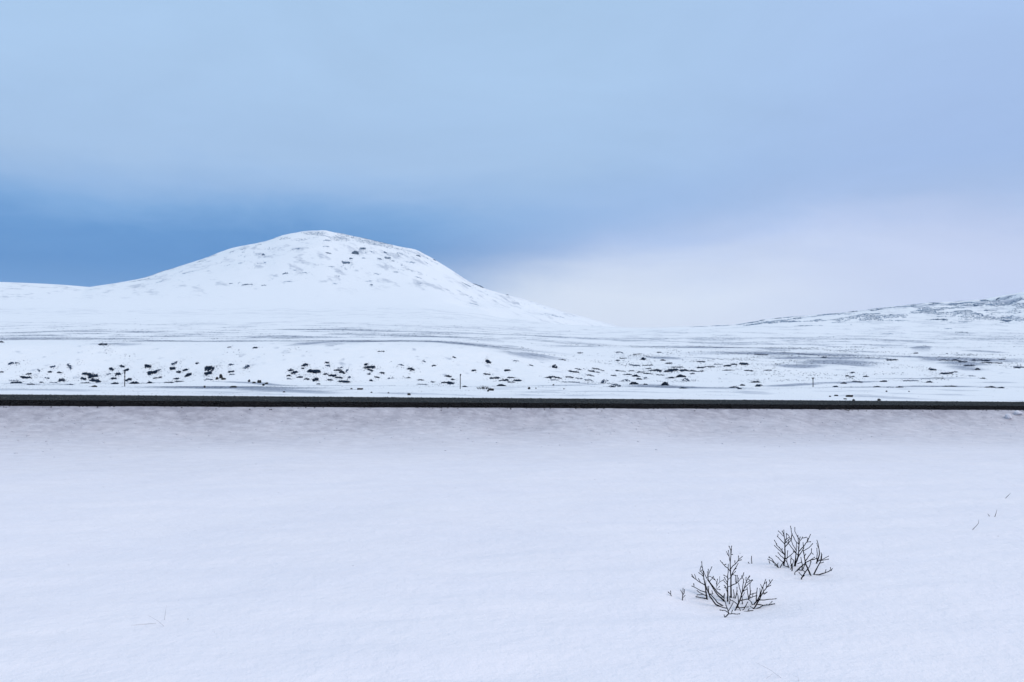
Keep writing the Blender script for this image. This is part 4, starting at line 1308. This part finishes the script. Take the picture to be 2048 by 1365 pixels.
# dead weed lying on the embankment
for k, (pp, lb) in enumerate([([(1683, 819), (1690, 822), (1697, 823), (1702, 821)], 'dead brown weed stalk lying on the embankment below the road'), ([(1653, 820), (1654.5, 818), (1656, 816)], 'short dark stalk just below the road edge, left of the brown weed'),
                              ([(1153, 818), (1157, 819), (1160, 818)], 'bent dark weed stalk just below the road, mid picture')]):
    g_ = ground_at([p[0] for p in pp], [p[1] for p in pp])
    pts = [Vector((float(g_[0][i]), float(g_[1][i]), float(g_[2][i]) + 0.03 + 0.02 * (i % 2))) for i in range(len(pp))]
    O = pts[0].copy()
    O.z -= 0.03
    V, F = merge([tube([p - O for p in pts], [0.012] * len(pts), 4)] + [tube([pts[i] - O, pts[i] - O + Vector(np.random.default_rng(k * 9 + i).normal(0, 0.09, 3))], [0.010, 0.003], 4) for i in range(1, len(pts)) for _ in range(2)])
    o = mesh_obj('dead_weed', np.array(V), F, M_GRASSD)
    o.location = O
    tag(o, lb, 'weed')

# specks of litter on the field
rng = np.random.default_rng(91)
fx = np.concatenate([[512, 365, 885, 911, 1190, 1390, 1260, 512, 207, 1996, 1300, 1337, 357, 376, 429, 706, 190, 557, 1120, 1480, 1710], rng.uniform(0, 2048, 90)])
fy = np.concatenate([[929, 916, 885, 976, 960, 953, 1105, 1002, 975, 1073, 1043, 1067, 1201, 1239, 1265, 1132, 1062, 986, 1118, 1107, 1128], 830 + 330 * rng.random(90) ** 1.6])
g_ = ground_at(fx, fy)
pr = g_[1] / FOC * np.concatenate([rng.uniform(0.6, 1.0, 21), rng.uniform(0.25, 0.6, 90)])
V, F = lumps(g_[0], g_[1], g_[2] + pr * 0.2, pr * 1.3, pr, pr * 0.8, 0.4, rng)
tag(mesh_obj('field_specks', V, F, M_GRASSD), 'dark seed and grit specks scattered on the field snow', 'litter', kind='stuff')

# ------------------------------------------------------------------ the air: a thin even winter haze round the whole place
zlo = float(gzv.min()) - 1.5
zhi = float(gzv.max()) + 12
hx0, hx1, hy0, hy1 = -5020, 5020, -5020, 5020
Vh = np.array([(hx0, hy0, zlo), (hx1, hy0, zlo), (hx1, hy1, zlo), (hx0, hy1, zlo), (hx0, hy0, zhi), (hx1, hy0, zhi), (hx1, hy1, zhi), (hx0, hy1, zhi)], float)
Fh = [(0, 3, 2, 1), (4, 5, 6, 7), (0, 1, 5, 4), (1, 2, 6, 5), (2, 3, 7, 6), (3, 0, 4, 7)]
M_HAZE = bpy.data.materials.new('haze')
M_HAZE.use_nodes = True
t = NT(M_HAZE.node_tree)
ho = t.n('ShaderNodeOutputMaterial')
hv = t.n('ShaderNodeVolumePrincipled')
hv.inputs['Color'].default_value = (0.80, 0.90, 1.0, 1)
hv.inputs['Density'].default_value = 0.00006
hv.inputs['Anisotropy'].default_value = 0.0
t.l(hv.outputs[0], ho.inputs['Volume'])
tag(mesh_obj('haze', Vh, Fh, M_HAZE), kind='stuff')
